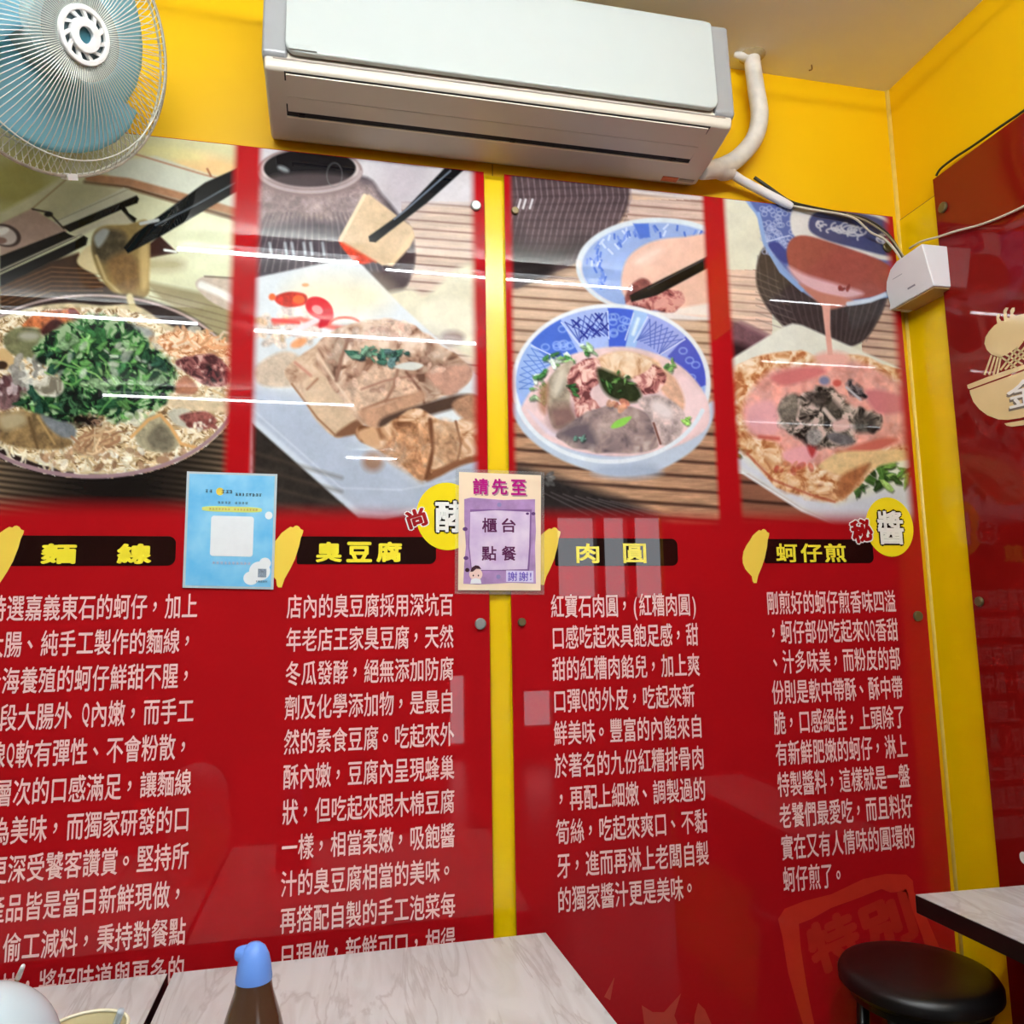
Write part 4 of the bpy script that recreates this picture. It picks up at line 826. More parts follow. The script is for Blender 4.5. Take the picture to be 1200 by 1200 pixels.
def body(par, lines, left1, leftN, right1, ytop1, ytopN, hpx, ncell, right_aligned=False, off=.012):
    n = len(lines); x1 = PX(*left1)[0]; xn = PX(*leftN)[0]; xr = PX(*right1)[0]
    z1 = PX(left1[0], ytop1)[1]; zn = PX(leftN[0], ytopN)[1]; zh = z1-PX(left1[0], ytop1+hpx)[1]
    x0 = (x1+xn)/2; cw = (xr-x1)/(ncell-.12); chh = zh/.9; pitch = (z1-zn)/(n-1)
    if right_aligned:                  # the column is cut by the frame: hang it on its right-hand edge
        cw = (xr-PX(72, 713)[0])/7.88; x0 = (xr+PX(215.5, 1150)[0])/2-(ncell-.12)*cw
    for k, s in enumerate(lines):
        wd = sum(cells(c) for c in s); xx = x0-.06*cw+((ncell-wd)*cw if right_aligned else 0)
        lettering('text_line', textgeo(s, xx, z1+.05*chh-k*pitch, cw, chh, off), YP-.0008, ink_white, par)
body(Lp, ['特選嘉義東石的蚵仔，加上', '大腸、純手工製作的麵線，', '沿海養殖的蚵仔鮮甜不腥，', '段大腸外 Q內嫩，而手工', '線Q軟有彈性、不會粉散，', '層次的口感滿足，讓麵線', '為美味，而獨家研發的口', '更深受饕客讚賞。堅持所', '產品皆是當日新鮮現做，', '偷工減料，秉持對餐點', '熱忱，將好味道與更多的'],
     (-12, 713), (-32, 1150), (230.5, 713), 699, 1146, 29.5, 12, True)
body(Lp, ['店內的臭豆腐採用深坑百', '年老店王家臭豆腐，天然', '冬瓜發酵，絕無添加防腐', '劑及化學添加物，是最自', '然的素食豆腐。吃起來外', '酥內嫩，豆腐內呈現蜂巢', '狀，但吃起來跟木棉豆腐', '一樣，相當柔嫩，吸飽醬', '汁的臭豆腐相當的美味。', '再搭配自製的手工泡菜每', '日現做，新鮮可口，相得'],
     (336.8, 710), (328.5, 1110), (530.5, 710), 698, 1108, 27, 11)
body(Rp, ['紅寶石肉圓，(紅糟肉圓)', '口感吃起來具飽足感，甜', '甜的紅糟肉餡兒，加上爽', '口彈Q的外皮，吃起來新', '鮮美味。豐富的內餡來自', '於著名的九份紅糟排骨肉', '，再配上細嫩、調製過的', '筍絲，吃起來爽口、不黏', '牙，進而再淋上老闆自製', '的獨家醬汁更是美味。'],
     (645.5, 710), (654.5, 1053), (815.5, 710), 698, 1041, 26.5, 11)
body(Rp, ['剛煎好的蚵仔煎香味四溢', '，蚵仔部份吃起來QQ香甜', '、汁多味美，而粉皮的部', '份則是軟中帶酥、酥中帶', '脆，口感絕佳，上頭除了', '有新鮮肥嫩的蚵仔，淋上', '特製醬料，這樣就是一盤', '老饕們最愛吃，而且料好', '實在又有人情味的圓環的', '蚵仔煎了。'],
     (897.8, 705), (919, 1030), (1048, 705), 694, 1017, 26.5, 11)

def badge(par, cpx, ch, cbox, small, sbox, rot):
    c = PX(*cpx); b = flatpoly('badge_disc', circle(c[0], c[1], .064, .070), YP-.0017, ink_badge, par)
    q = pbox(*cbox)
    lettering('badge_outline', [boxglyph(ch, *q, .075, grow=.03)], YP-.0021, ink_black, b)
    lettering('badge_text', [boxglyph(ch, *q, .035, grow=.03)], YP-.0024, ink_pure, b)
    q = pbox(*sbox)
    lettering('small_outline', [boxglyph(small, *q, .10, rot, .03)], YP-.0021, ink_pure, par)
    lettering('small_text', [boxglyph(small, *q, .045, rot, .03)], YP-.0024, ink_crimson, par)
badge(Lp, (524, 605), '酵', (510, 587, 545, 624), '尚', (477, 597, 499, 618), .3)
badge(Rp, (1042, 617.5), '醬', (1028, 599, 1058, 638), '秘', (997, 609, 1021, 635), .2)

# faded stamp and splashes low on the right board
def stamp(par):
    def P(*pts): return [PX(895+x/5.333, 1000+y/5.333) for x, y in pts]
    O = [(88, 410), (130, 345), (250, 298), (420, 255), (620, 160), (760, 128), (890, 132), (930, 170), (938, 240), (1000, 360), (1110, 620), (1180, 900), (1230, 1300), (420, 1500), (300, 1360), (260, 1120), (200, 920), (150, 740), (115, 520)]
    I = [(218, 440), (300, 408), (420, 340), (560, 290), (735, 222), (790, 244), (885, 238), (920, 330), (990, 520), (1060, 760), (1110, 1000), (1130, 1200), (480, 1330), (380, 1250), (330, 1130), (300, 1000), (262, 800), (230, 590)]
    O = P(*O); I = P(*I); V = [(p[0], YP-.0008, p[1]) for p in O+I]
    # ring between the two rough outlines
    from mathutils.geometry import tessellate_polygon
    tri = tessellate_polygon([[Vector((p[0], p[1], 0)) for p in O], [Vector((p[0], p[1], 0)) for p in I[::-1]]])
    V = [(p[0], YP-.0008, p[1]) for p in O+I[::-1]]
    mesh('stamp_frame', V, [tuple(t) for t in tri], ink_stamp, par)
    g = []
    for ch, bx in (('特', (948, 1074, 1006, 1134)), ('別', (1008, 1052, 1070, 1112)), ('推', (968, 1150, 1024, 1212)), ('薦', (1036, 1130, 1092, 1196))):
        q = pbox(*bx); g.append(boxglyph(ch, q[0], q[1], q[2], q[3], .05, .26, .03))
    [lettering('stamp_character', [q], YP-.0008, ink_stamp2, par) for q in g[:2]]
stamp(Rp)
def splash(par):
    for pts in ([(752, 1178), (765, 1186), (778, 1186), (798, 1164), (790, 1190), (800, 1215), (757, 1215)], [(818, 1175), (826, 1183), (836, 1205), (834, 1222), (812, 1222), (814, 1190)], [(708, 1168), (720, 1145), (715, 1172)]):
        flatpoly('splash_print', [PX(*p) for p in pts], YP-.0006, ink_splash, par)
splash(Rp)

def screw(par, px, r=.0085, material=None, plane='Y', xp=None):
    material = material or screw_m
    prof = [(0, 0), (r*.8, 0), (r, -.0015), (r, -.006), (r*.82, -.0075), (0, -.0078)]
    if plane == 'Y':
        c = onY(px[0], px[1], YP-.007); seg = 20; V, Fc = [], []
        for q, d in prof[1:-1]:
            for k in range(seg): t = 2*math.pi*k/seg; V.append((c[0]+q*math.cos(t), YP+d, c[2]+q*math.sin(t)))
    else:
        c = onX(px[0], px[1], xp-.007); seg = 20; V, Fc = [], []
        for q, d in prof[1:-1]:
            for k in range(seg): t = 2*math.pi*k/seg; V.append((xp+d, c[1]+q*math.cos(t), c[2]-q*math.sin(t)))
    n = 4
    for i in range(n-1):
        for k in range(seg): Fc.append((i*seg+k, i*seg+(k+1) % seg, (i+1)*seg+(k+1) % seg, (i+1)*seg+k))
    Fc.append(tuple((n-1)*seg+k for k in range(seg))); Fc.append(tuple(range(seg))[::-1])
    return mesh('screw', V, Fc, material, par, smooth=False)
for q in ((558, 240), (563.5, 731)): screw(Lp, q, .0115)
screw(Rp, (604, 246), .0085, screw_d); screw(Rp, (612, 729), .0085, screw_d)
screw(Rp, (1041, 289), .012, screw_d); screw(Rp, (1077, 722), .0115, screw_d)
for par, xs in ((Lp, (pl0+.03, pl1-.03)), (Rp, (pr0+.03, pr1-.03))):
    for X in xs:
        for Z in (ZB+.2, 1.25, ZTOP-.12):
            box('standoff', (X-.006, YP+.006, Z-.006), (X+.006, -.0005, Z+.006), screw_d, par)

# ------------------------------------------------------------------ board on the right wall
XP = XR-.018
def PXr(x, y): p = onX(x, y, XP); return p[1], p[2]
y0, zt = PXr(1098, 207); y0 = (y0+PXr(1139, 720)[0]+PXr(1167, 1030)[0])/3
Sp = root('sign_panel', (XP, y0-.7, .42), 'dark red glossy board with a tan noodle bowl emblem on the right wall', 'sign board')
box('board', (XP, y0-1.4, .42), (XP+.006, y0, zt), dark_red, Sp)
screw(Sp, (1103.5, 243), .012, screw_d, 'X', XP); screw(Sp, (1146, 705), .0105, screw_d, 'X', XP)
for Y in (y0-.04, y0-1.36):
    for Z in (.7, 1.4, 2.1): box('standoff', (XP+.006, Y-.006, Z-.006), (XR, Y+.006, Z+.006), screw_d, Sp)
def emb(pts, s=6.316, ox=1110, oy=330): return [PXr(ox+p[0]/s, oy+p[1]/s) for p in pts]
XE = XP-.0006
def ex(name, pts, m, d=0): return flatpoly(name, pts, XE-d, m, Sp, 'X')
cb = emb([(165, 800), (570, 660)])
ex('bowl_emblem', emb([(168, 805), (640, 636), (900, 555), (905, 640), (860, 790), (780, 890), (640, 985), (540, 1010), (450, 1023), (380, 1020), (300, 990), (240, 945), (195, 890), (172, 830)]), ink_tan)
ex('bowl_rim', emb([(150, 765), (300, 706), (640, 590), (900, 505), (905, 535), (640, 622), (165, 795), (154, 790)]), ink_tan, .0002)
ex('bowl_foot', emb([(425, 1050), (570, 1025), (700, 985), (705, 1020), (570, 1062), (480, 1074), (440, 1066)]), ink_tan)
ex('noodle_mass', emb([(330, 540), (295, 505), (277, 460), (285, 410), (310, 370), (350, 325), (372, 310), (366, 280), (366, 250), (380, 238), (395, 242), (386, 268), (400, 290), (424, 292), (418, 255), (418, 215), (435, 192), (455, 194), (440, 225), (444, 265), (462, 270), (470, 240), (468, 215), (482, 194), (500, 192), (500, 215), (488, 240), (510, 252), (570, 238), (700, 220), (760, 300), (700, 420), (560, 440), (500, 500), (440, 540), (390, 560)]), ink_tan)
for a_, b_ in (((330, 545), (278, 690)), ((354, 555), (312, 692)), ((378, 560), (345, 690)), ((400, 555), (372, 690)), ((560, 440), (395, 655)), ((590, 470), (430, 650)), ((620, 490), (470, 640)), ((400, 520), (560, 612)), ((440, 500), (600, 590)), ((480, 480), (640, 570)), ((380, 545), (520, 640))):
    d = np.array(b_, float)-a_; n = np.array([-d[1], d[0]])/np.linalg.norm(d)*7
    ex('noodle_strand', emb([tuple(np.array(a_)+n), tuple(np.array(b_)+n), tuple(np.array(b_)-n), tuple(np.array(a_)-n)]), ink_tan, .0001)
q0, q1 = PXr(1181, 448), PXr(1215, 482); ya, yb = q0[0], q1[0]
def slantglyph(ch, off):
    V, Fc = glyph(ch, off); Vb, _ = glyph(ch, .03); a_, b_ = Vb.min(0), Vb.max(0)
    u = (V[:, 0]-a_[0])/(b_[0]-a_[0]); v = (V[:, 1]-a_[1])/(b_[1]-a_[1])
    bl, br, tl = np.array(PXr(1182, 480)), np.array(PXr(1224, 470)), np.array(PXr(1179, 450))
    return np.concatenate([bl+(br-bl)*u[:, None]+(tl-bl)*v[:, None], V[:, 2:]], 1), Fc
lettering('sign_shadow', [(slantglyph('金', .038)[0]+np.array([.002, -.004, 0]), slantglyph('金', .038)[1])], XE-.0004, mat('sign_grey', S(120, 108, 92), .4, noise=.05), Sp, 'X')
lettering('sign_text', [slantglyph('金', .02)], XE-.0008, ink_pure, Sp, 'X')
e = PXr(1199, 1005); ex('white_print', rrect(e[0]-.05, e[0]+.008, e[1]-.012, e[1]+.012, .011, .011), ink_pure)

# ------------------------------------------------------------------ notices taped over the boards
def notice_blue():
    Y = YP-.0045
    c = [onY(222, 555, Y), onY(322, 558, Y), onY(317.5, 688, Y), onY(217, 686, Y)]
    N = root('notice_sheet', ((c[0][0]+c[1][0])/2, Y, c[2][2]), 'light blue laminated notice with a white square, taped on the left menu board', 'notice')
    def Q(u, v): return c[0]+(c[1]-c[0])*u+(c[3]-c[0])*v+(c[2]-c[1]-c[3]+c[0])*u*v
    def quad(name, u0, v0, u1, v1, m, d, par=N):
        P = [Q(u0, v0), Q(u1, v0), Q(u1, v1), Q(u0, v1)]; V = [(p[0], Y-d, p[2]) for p in P]+[(p[0], Y-d+.0004, p[2]) for p in P]
        return mesh(name, V, BF, m, par)
    sky = mat('blue_notice_print', S(150, 214, 244), .12, .5, noise=.5, nscale=16, col2=S(108, 192, 240))
    film = mat('laminate_edge', S(196, 206, 210), .15, noise=.05)
    V = [Q(u, v) for u, v in ((-.03, -.02), (1.03, -.02), (1.03, 1.02), (-.03, 1.02))]
    hexa('laminate_film', [(p[0], Y+.0006, p[2]) for p in V]+[(p[0], Y+.003, p[2]) for p in V], film, N)
    quad('paper', 0, 0, 1, 1, sky, 0)
    def ep_(name, cu, cv, ru, rv, m, d, n=28):
        P = [Q(cu+ru*math.cos(t), cv+rv*math.sin(t)) for t in np.linspace(0, 2*math.pi, n, endpoint=False)]
        return flatpoly(name, [(p[0], p[2]) for p in P], Y-d, m, N)
    wh = mat('notice_white', S(240, 244, 246), .15, noise=.03, nscale=60)
    dk = mat('notice_ink', S(70, 84, 100), .3, noise=.05)
    yl = mat('notice_yellow', S(226, 232, 130), .2, noise=.04)
    for kc, (cu, cv, ru, rv) in enumerate(((.86, .86, .125, .085), (.76, .925, .09, .06), (.92, .79, .07, .05), (.945, .36, .045, .035))): ep_('cloud_print', cu, cv, ru, rv, wh, .0002+kc*.00009)
    P = rrect(0, 1, 0, 1, .07, .07); flatpoly('white_square', [(lambda p: (p[0], p[2]))(Q(.27+.5*u, .375+.36*v)) for u, v in P], Y-.0006, wh, N)
    P = rrect(0, 1, 0, 1, .3, .3); flatpoly('yellow_strip', [(lambda p: (p[0], p[2]))(Q(.16+.7*u, .288+.05*v)) for u, v in P], Y-.0005, yl, N)
    ep_('roundel', .36, .155, .045, .035, mat('roundel_yellow', S(236, 206, 70), .3, noise=.1), .0006)
    r = random.Random(3)
    def dashes(name, u0, u1, v, h, col, n, gap=None):
        V, Fc = [], []; s = (u1-u0)/n
        for k in range(n):
            if gap and gap[0] <= k < gap[1]: continue
            for j in range(3):
                hh = h*r.uniform(.1, .22); vv = v+h*(j/2)*.8; a0 = u0+s*k+s*.1*r.random(); a1 = a0+s*r.uniform(.5, .8)
                b = len(V); V += [Q(a0, vv), Q(a1, vv), Q(a1, vv+hh), Q(a0, vv+hh)]; Fc.append((b, b+3, b+2, b+1))
            b = len(V); uu = u0+s*(k+.4); V += [Q(uu, v), Q(uu+s*.14, v), Q(uu+s*.14, v+h), Q(uu, v+h)]; Fc.append((b, b+3, b+2, b+1))
        mesh(name, [(p[0], Y-.0009, p[2]) for p in V], Fc, col, N)
    dashes('small_print', .19, .52, .14, .03, dk, 7, (2, 4)); dashes('small_print', .54, .86, .165, .025, dk, 8); dashes('small_print', .34, .70, .245, .02, dk, 9, (4, 5)); dashes('small_print', .24, .82, .305, .018, mat('notice_orange', S(206, 160, 70), .3, noise=.05), 16, (7, 8)); dashes('small_print', .3, .76, .785, .022, mat('notice_pink', S(206, 190, 214), .3, noise=.05), 10)
    quad('small_grey_square', .84, .84, .94, .915, mat('notice_grey', S(150, 166, 182), .3, noise=.5, nscale=400), .0007); dashes('small_print', .82, .96, .945, .015, dk, 7)
notice_blue()
def notice_purple():
    Y = YP-.0045
    c = [onY(538, 553, Y), onY(634, 557, Y), onY(633.5, 692, Y), onY(536.8, 691.5, Y)]
    N = root('notice_sheet', ((c[0][0]+c[1][0])/2, Y, c[2][2]), 'cream and purple order at the counter notice bridging the yellow strip', 'notice')
    def Q(px, py): p = onY(px, py, Y); return (p[0], p[2])
    def fp(name, pts, m, d): return flatpoly(name, [Q(*p) for p in pts], Y-d, m, N)
    film = mat('laminate_edge', S(196, 206, 210), .15)
    V = [np.array(onY(*p, Y)) for p in ((534, 549), (638, 553), (638, 697), (533, 696))]
    hexa('laminate_film', [(p[0], Y+.0006, p[2]) for p in V]+[(p[0], Y+.003, p[2]) for p in V], mat('clear_film', S(210, 206, 200), .06, alpha=.12), N)
    fp('paper', [(538, 553), (634, 557), (633.5, 692), (536.8, 691.5)], mat('cream_paper', S(252, 228, 196), .15, noise=.03), 0)
    fp('purple_board', [(544, 585), (552, 583), (590, 586), (627, 585), (627, 600), (628, 622), (627, 640), (628, 684), (600, 683), (560, 685), (543, 684), (544, 660), (546, 640), (544, 610)], mat('purple_print', S(192, 152, 204), .15, noise=.3, nscale=30), .0003)
    fp('board_shadow', [(551, 597), (623, 597), (622, 640), (620, 669), (552, 669), (549, 640)], mat('purple_dark', S(140, 100, 156), .15, noise=.2), .0005)
    fp('board_face', [(551, 600), (580, 598), (621, 600), (620, 640), (618, 667), (580, 668), (553, 668), (550, 640)], mat('purple_pale', S(232, 214, 234), .15, noise=.18, nscale=22, col2=S(206, 178, 216)), .0008)
    for p in ((585, 591.5), (584, 676)): fp('nail_print', [(p[0]+2.6*math.cos(t), p[1]+2.6*math.sin(t)) for t in np.linspace(0, 6.28, 14, endpoint=False)], mat('nail_ink', S(150, 140, 190), .2, noise=.1), .0009)
    for p, w_ in (((545, 620), 3), ((546, 654), 3), ((625, 602), 2.5), ((618, 602), 2)): fp('mark_print', [(p[0]+w_*math.cos(t), p[1]+w_*.8*math.sin(t)) for t in np.linspace(0, 6.28, 8, endpoint=False)], mat('mark_ink', S(104, 66, 120), .2, noise=.1), .0009)
    def tx(name, items, m, d, off, dx=0, dy=0):
        g = []
        for ch, (x0, y0, x1, y1) in items:
            A, B = Q(x0+dx, y1+dy), Q(x1+dx, y0+dy); g.append(boxglyph(ch, A[0], B[0], A[1], B[1], off, grow=.02))
        for q in g: lettering(name, [q], Y-d, m, N)
    T1 = [('請', (554.5, 561, 571.5, 579)), ('先', (576.5, 561.5, 594, 579.5)), ('至', (599, 562.5, 616, 580))]
    tx('heading_shadow', T1, mat('notice_shadow', S(170, 140, 140), .3, noise=.05), .0004, .03, 1.6, 1.6); tx('heading_text', T1, mat('magenta_ink', S(190, 20, 130), .2, noise=.02), .0008, .035)
    tx('notice_character', [('櫃', (565, 607, 582, 624)), ('台', (588, 607.5, 604, 624)), ('點', (564.5, 640, 581.5, 657)), ('餐', (588, 640, 604.5, 657))], mat('plum_ink', S(98, 40, 84), .2, noise=.02), .0012, .025)
    fp('thanks_box', [(593, 668.5), (625, 669), (625, 682.5), (593, 682)], mat('thanks_white', S(226, 214, 244), .2, noise=.03), .0009)
    tx('thanks_text', [('謝', (595, 670, 606, 681)), ('謝', (608, 670, 619, 681)), ('!', (621, 671, 622.5, 680))], mat('thanks_ink', S(106, 80, 190), .2, noise=.02), .0013, .012)
    # small drawn girl's head
    def el(name, cx, cy, rx, ry, m, d): fp(name, [(cx+rx*math.cos(t), cy+ry*math.sin(t)) for t in np.linspace(0, 6.28, 24, endpoint=False)], m, d)
    hair = mat('hair_ink', S(70, 40, 50), .2, noise=.05); skin = mat('skin_ink', S(246, 212, 200), .2, noise=.03)
    el('hair_bun', 547.5, 668, 2.6, 2.4, hair, .0010); el('drawn_head', 557.5, 673, 7.8, 7.2, skin, .0012); fp('drawn_hair', [(551, 670), (553, 665), (557, 662.5), (561, 663), (564, 667), (558, 666.5), (554, 670)], hair, .0015)
    for ex_ in (554.5, 560.5): el('drawn_eye', ex_, 674.5, .8, 1.1, hair, .0015)
    fp('drawn_shirt', [(552, 679), (557, 677.5), (563, 679), (564, 684), (551, 684)], mat('shirt_ink', S(240, 238, 240), .2, noise=.02), .0014)
notice_purple()

# ------------------------------------------------------------------ air conditioner
def aircon():
    x0, x1 = -.150, .812
    A = root('air_conditioner', ((x0+x1)/2, -.1, 2.31), 'white split air conditioner mounted high above the menu boards', 'air conditioner')
    def ext(name, prof, xa, xb, m, inset=None):
        n = len(prof); V = [(xa, p[0], p[1]) for p in prof]+[(xb, p[0], p[1]) for p in prof]
        Fc = [tuple(range(n)), tuple(range(2*n-1, n-1, -1))]+[(i, i+n, (i+1) % n+n, (i+1) % n) for i in range(n)]
        return mesh(name, V, Fc, m, A)
    zt_ = 2.598
    bev(ext('casing', [(-.001, 2.332), (-.001, zt_), (-.165, zt_), (-.196, zt_-.012), (-.205, 2.395), (-.2075, 2.362), (-.204, 2.347), (-.16, 2.337), (-.095, 2.3255), (-.03, 2.3195)], x0+.004, x1-.004, acm), .006)
    # silver end caps wrap the front
    for xa, xb in ((x0, x0+.046), (x1-.046, x1)):
        bev(ext('end_cap', [(-.03, 2.372), (-.03, zt_+.003), (-.17, zt_+.003), (-.203, zt_-.014), (-.214, 2.374), (-.205, 2.366)], xa, xb, ac_silver), .012, 4)
    # glossy front panel, rounded corners
    R = rrect(x0+.042, x1-.042, 2.374, zt_+.004, .02, .02, 6); n = len(R); V = []
    def fy(z): return -.215+.010*(z-2.374)/.22+(.02*max(0, (z-2.57)/.03)**2)
    for dd in (-.008, .006):
        for p in R: V.append((p[0], fy(p[1])+dd, p[1]))
    Fc = [tuple(range(n)), tuple(range(2*n-1, n-1, -1))]+[(i, i+n, (i+1) % n+n, (i+1) % n) for i in range(n)]
    fp_ = bev(mesh('front_panel', V, Fc, ac_white, A), .004)
    box('pull_tab', (x0+.05, fy(2.38)-.011, 2.377), (x0+.10, fy(2.38)-.0082, 2.387), ac_white, fp_)
    box('seam', (x0+.02, -.2083, 2.3655), (x1-.02, -.2068, 2.3685), mat('seam_grey', S(150, 138, 126), .5, noise=.05), A)
    # louver under the front edge: dark slot with the flap in it
    lx0, lx1 = x0+.040, x1-.052
    def under(y): return np.interp(y, [-.204, -.16, -.095, -.03], [2.347, 2.337, 2.3255, 2.3195])
    def sheet(name, ya, yb, xa, xb, up, th, m, taper=.0):
        V = []
        for d in (0, th):
            for (X, Y_) in ((xa, ya), (xb, ya), (xb-taper, yb), (xa, yb)): V.append((X, Y_, under(Y_)-up+d))
        return mesh(name, V, BF, m, A)
    sheet('air_slot', -.201, -.098, lx0, lx1, .0006, .004, dark_gap, .004)
    sheet('louver_flap', -.198, -.150, lx0+.003, lx1-.004, .0035, .0025, acm, .0)
    sheet('louver_flap', -.1488, -.1135, lx0+.003, lx1-.004, .0035, .0025, acm, .002)
    sheet('slot_lip', -.099, -.0955, lx0, lx1-.004, .0025, .003, mat('slot_lip_cream', S(240, 228, 200), .4, noise=.02), 0)
    for X in (lx0+.022, .345, lx1-.05): box('louver_clip', (X, -.1065, under(-.104)-.003), (X+.012, -.1, under(-.104)+.002), dark_gap, A)
    c = onY(775, 212, -.035); c2 = onY(793, 213, -.035)
    box('orange_label', (c[0], -.046, under(-.04)-.0012), (c2[0], -.030, under(-.04)+.001), mat('label_orange', S(226, 118, 74), .4, noise=.1), A)
    box('grey_label', (c2[0]+.004, -.044, under(-.04)-.0012), (c2[0]+.04, -.036, under(-.04)+.001), mat('label_grey', S(170, 156, 140), .4, noise=.1), A)
aircon()

# refrigerant pipe, drain hose, leads
def pw(x, y, d): return onY(x, y, -d)
P_ = root('wrapped_pipe', pw(880, 62, .05), 'white tape-wrapped pipe curving from ceiling to the air conditioner', 'pipe')
tube('pipe', [(pw(881, 62, .05)[0], -.05, ZC), pw(882, 75, .05), pw(886, 105, .048), pw(890, 135, .046), pw(884, 162, .045), pw(866, 184, .046), pw(846, 196, .05), pw(834, 199, .058), pw(822, 201, .066)], [.019, .019, .020, .021, .021, .021, .022, .021, .018], white_wrap, P_, 16)
tube('branch_sleeve', [pw(836, 196, .055), pw(848, 201, .045), pw(858, 203, .04)], [.02, .021, .014], white_wrap, P_, 14)
tube('collar', [(pw(880, 62, .05)[0]-.045, -.05, ZC-.004), (pw(880, 62, .05)[0], -.05, ZC-.006)], [.006, .016], white_wrap, P_, 10, sm=False)
lathe('ceiling_putty', [(0, -.008), (.022, -.008), (.03, -.002), (.032, 0)], (pw(881, 62, .05)[0], -.05, ZC), mat('putty', S(196, 176, 130), .8, noise=.2, nscale=60), P_, 20)
tag(tube('drain_hose', [pw(860, 205, .041), pw(872, 213, .034), pw(895, 225, .028), pw(920, 238, .03), pw(928, 242, .03)], [.010, .0105, .0105, .010, .007], white_pl, None, 12), 'short white drain hose sloping down from the wrapped pipe', 'hose')
tag(tube('black_cable', [pw(884, 208, .012), pw(900, 219, .02), pw(925, 236, .03), pw(950, 243, .03), pw(985, 250, .03), pw(1012, 256, .03), pw(1035, 270, .034), pw(1048, 285, .036), pw(1057, 304, .05)], .0042, cable_b, None, 8), 'black cord along the top edge of the right menu board', 'cord')
tag(tube('power_cable', [pw(928, 241, .028), pw(960, 247, .036), pw(985, 251, .037), pw(1003, 257, .038), pw(1020, 272, .038), pw(1036, 280, .038), pw(1048, 292, .042), pw(1056, 304, .055)], .0028, cable_w, None, 8), 'thin white cord hanging over the omelette photo into the corner device', 'cord')
tag(tube('signal_cable', [pw(992, 251, .036), pw(1015, 259, .038), pw(1034, 271, .043), pw(1046, 282, .045), pw(1059, 301, .058)], .0022, mat('grey_cable', S(150, 140, 112), .5, noise=.1), None, 8), 'thin grey cord beside the white cord at the corner device', 'cord')
tag(tube('dark_cable', [onX(1097, 206, XR-.014), onX(1103, 197, XR-.013), onX(1120, 184, XR-.012), onX(1140, 171, XR-.011), onX(1170, 150, XR-.012), onX(1200, 129.5, XR-.012), onX(1260, 86, XR-.012)], .0028, cable_b, None, 8), 'thin dark cord lying along the top of the dark red board', 'cord')
tag(tube('data_cable', [onX(1066, 291, XR-.012), onX(1080, 283, XR-.016), onX(1100, 277.5, XR-.024), onX(1120, 271, XR-.026), onX(1150, 263, XR-.024), onX(1185, 249, XR-.024), onX(1240, 222, XR-.024)], .0026, cable_w, None, 8), 'thin pale cord crossing the dark red board from the corner device', 'cord')
tag(tube('ceiling_hook', [(onZ(951, 76, ZC)[0], onZ(951, 76, ZC)[1], ZC), (onZ(951, 76, ZC)[0], onZ(951, 76, ZC)[1], ZC-.012), (onZ(951, 76, ZC)[0]-.008, onZ(951, 76, ZC)[1], ZC-.016)], .0016, mat('rusty_iron', S(110, 70, 40), .6, noise=.3), None, 6), 'tiny rusty hook in the ceiling right of the wrapped pipe', 'hook')

# corner device
def device():
    X1, X0 = XR-.002, XR-.062
    p3 = onX(1122, 337, X1); p4 = onX(1094, 335, X0); p5 = onX(1046, 371, X0); p6 = onX(1070, 374, X1)
    ya = (p3[1]+p4[1])/2; yb = min(-.012, (p5[1]+p6[1])/2)
    t1 = onY(1080, 285, ya); t2 = onY(1112, 284, ya)
    up = np.array([0, 0, t1[2]-p4[2]]); sh = t1[0]-p4[0]
    B = root('corner_device', ((X0+X1)/2, (ya+yb)/2, p4[2]), 'white wedge-shaped plastic device fixed to the right wall at the corner', 'device')
    z0 = (p3[2]+p4[2])/2; z1 = z0+up[2]
    n = 7
    # side outline in Y-Z with the far upper corner rounded off
    prof = [(ya, z0), (yb+.012, z0), (yb+.002, z0+.012), (yb, z0+.05), (yb-.008, z0+.066), (yb-.03, z1-.012), (yb-.055, z1-.003), (ya, z1)]
    k = len(prof); V = []
    for X, f in ((X0, 1), (X1, .55)):
        for p in prof: V.append((X+sh*f*(p[1]-z0)/(z1-z0), p[0], p[1]))
    Fc = [tuple(range(k)), tuple(range(2*k-1, k-1, -1))]+[(i, i+k, (i+1) % k+k, (i+1) % k) for i in range(k)]
    bev(mesh('shell', V, Fc, white_pl, B), .003)
    hexa('base_cover', [(X0+.004, ya+.004, z0-.003), (X1-.002, ya+.004, z0-.003), (X1-.002, yb-.012, z0-.003), (X0+.004, yb-.012, z0-.003), (X0+.004, ya+.004, z0+.004), (X1-.002, ya+.004, z0+.004), (X1-.002, yb-.012, z0+.004), (X0+.004, yb-.012, z0+.004)], beige_pl, B)
    def face(y, z, dx=0): return (X0+sh*(z-z0)/(z1-z0)-dx, y, z)
    gy = mat('device_grey', S(150, 148, 156), .4, noise=.05)
    for y_a, y_b, z_a, th in ((ya+.05, ya+.075, z0+.022, .004), (ya+.078, ya+.11, z0+.062, .0012)):
        mesh('printed_mark', [face(y_a, z_a, .0006), face(y_b, z_a, .0006), face(y_b, z_a+th, .0006), face(y_a, z_a+th, .0006)], [(0, 1, 2, 3)], gy, B)
    bev(box('bracket', (X0+.012, ya+.03, z1-.004), (X1, ya+.085, z1+.008), white_pl, B), .003)
device()

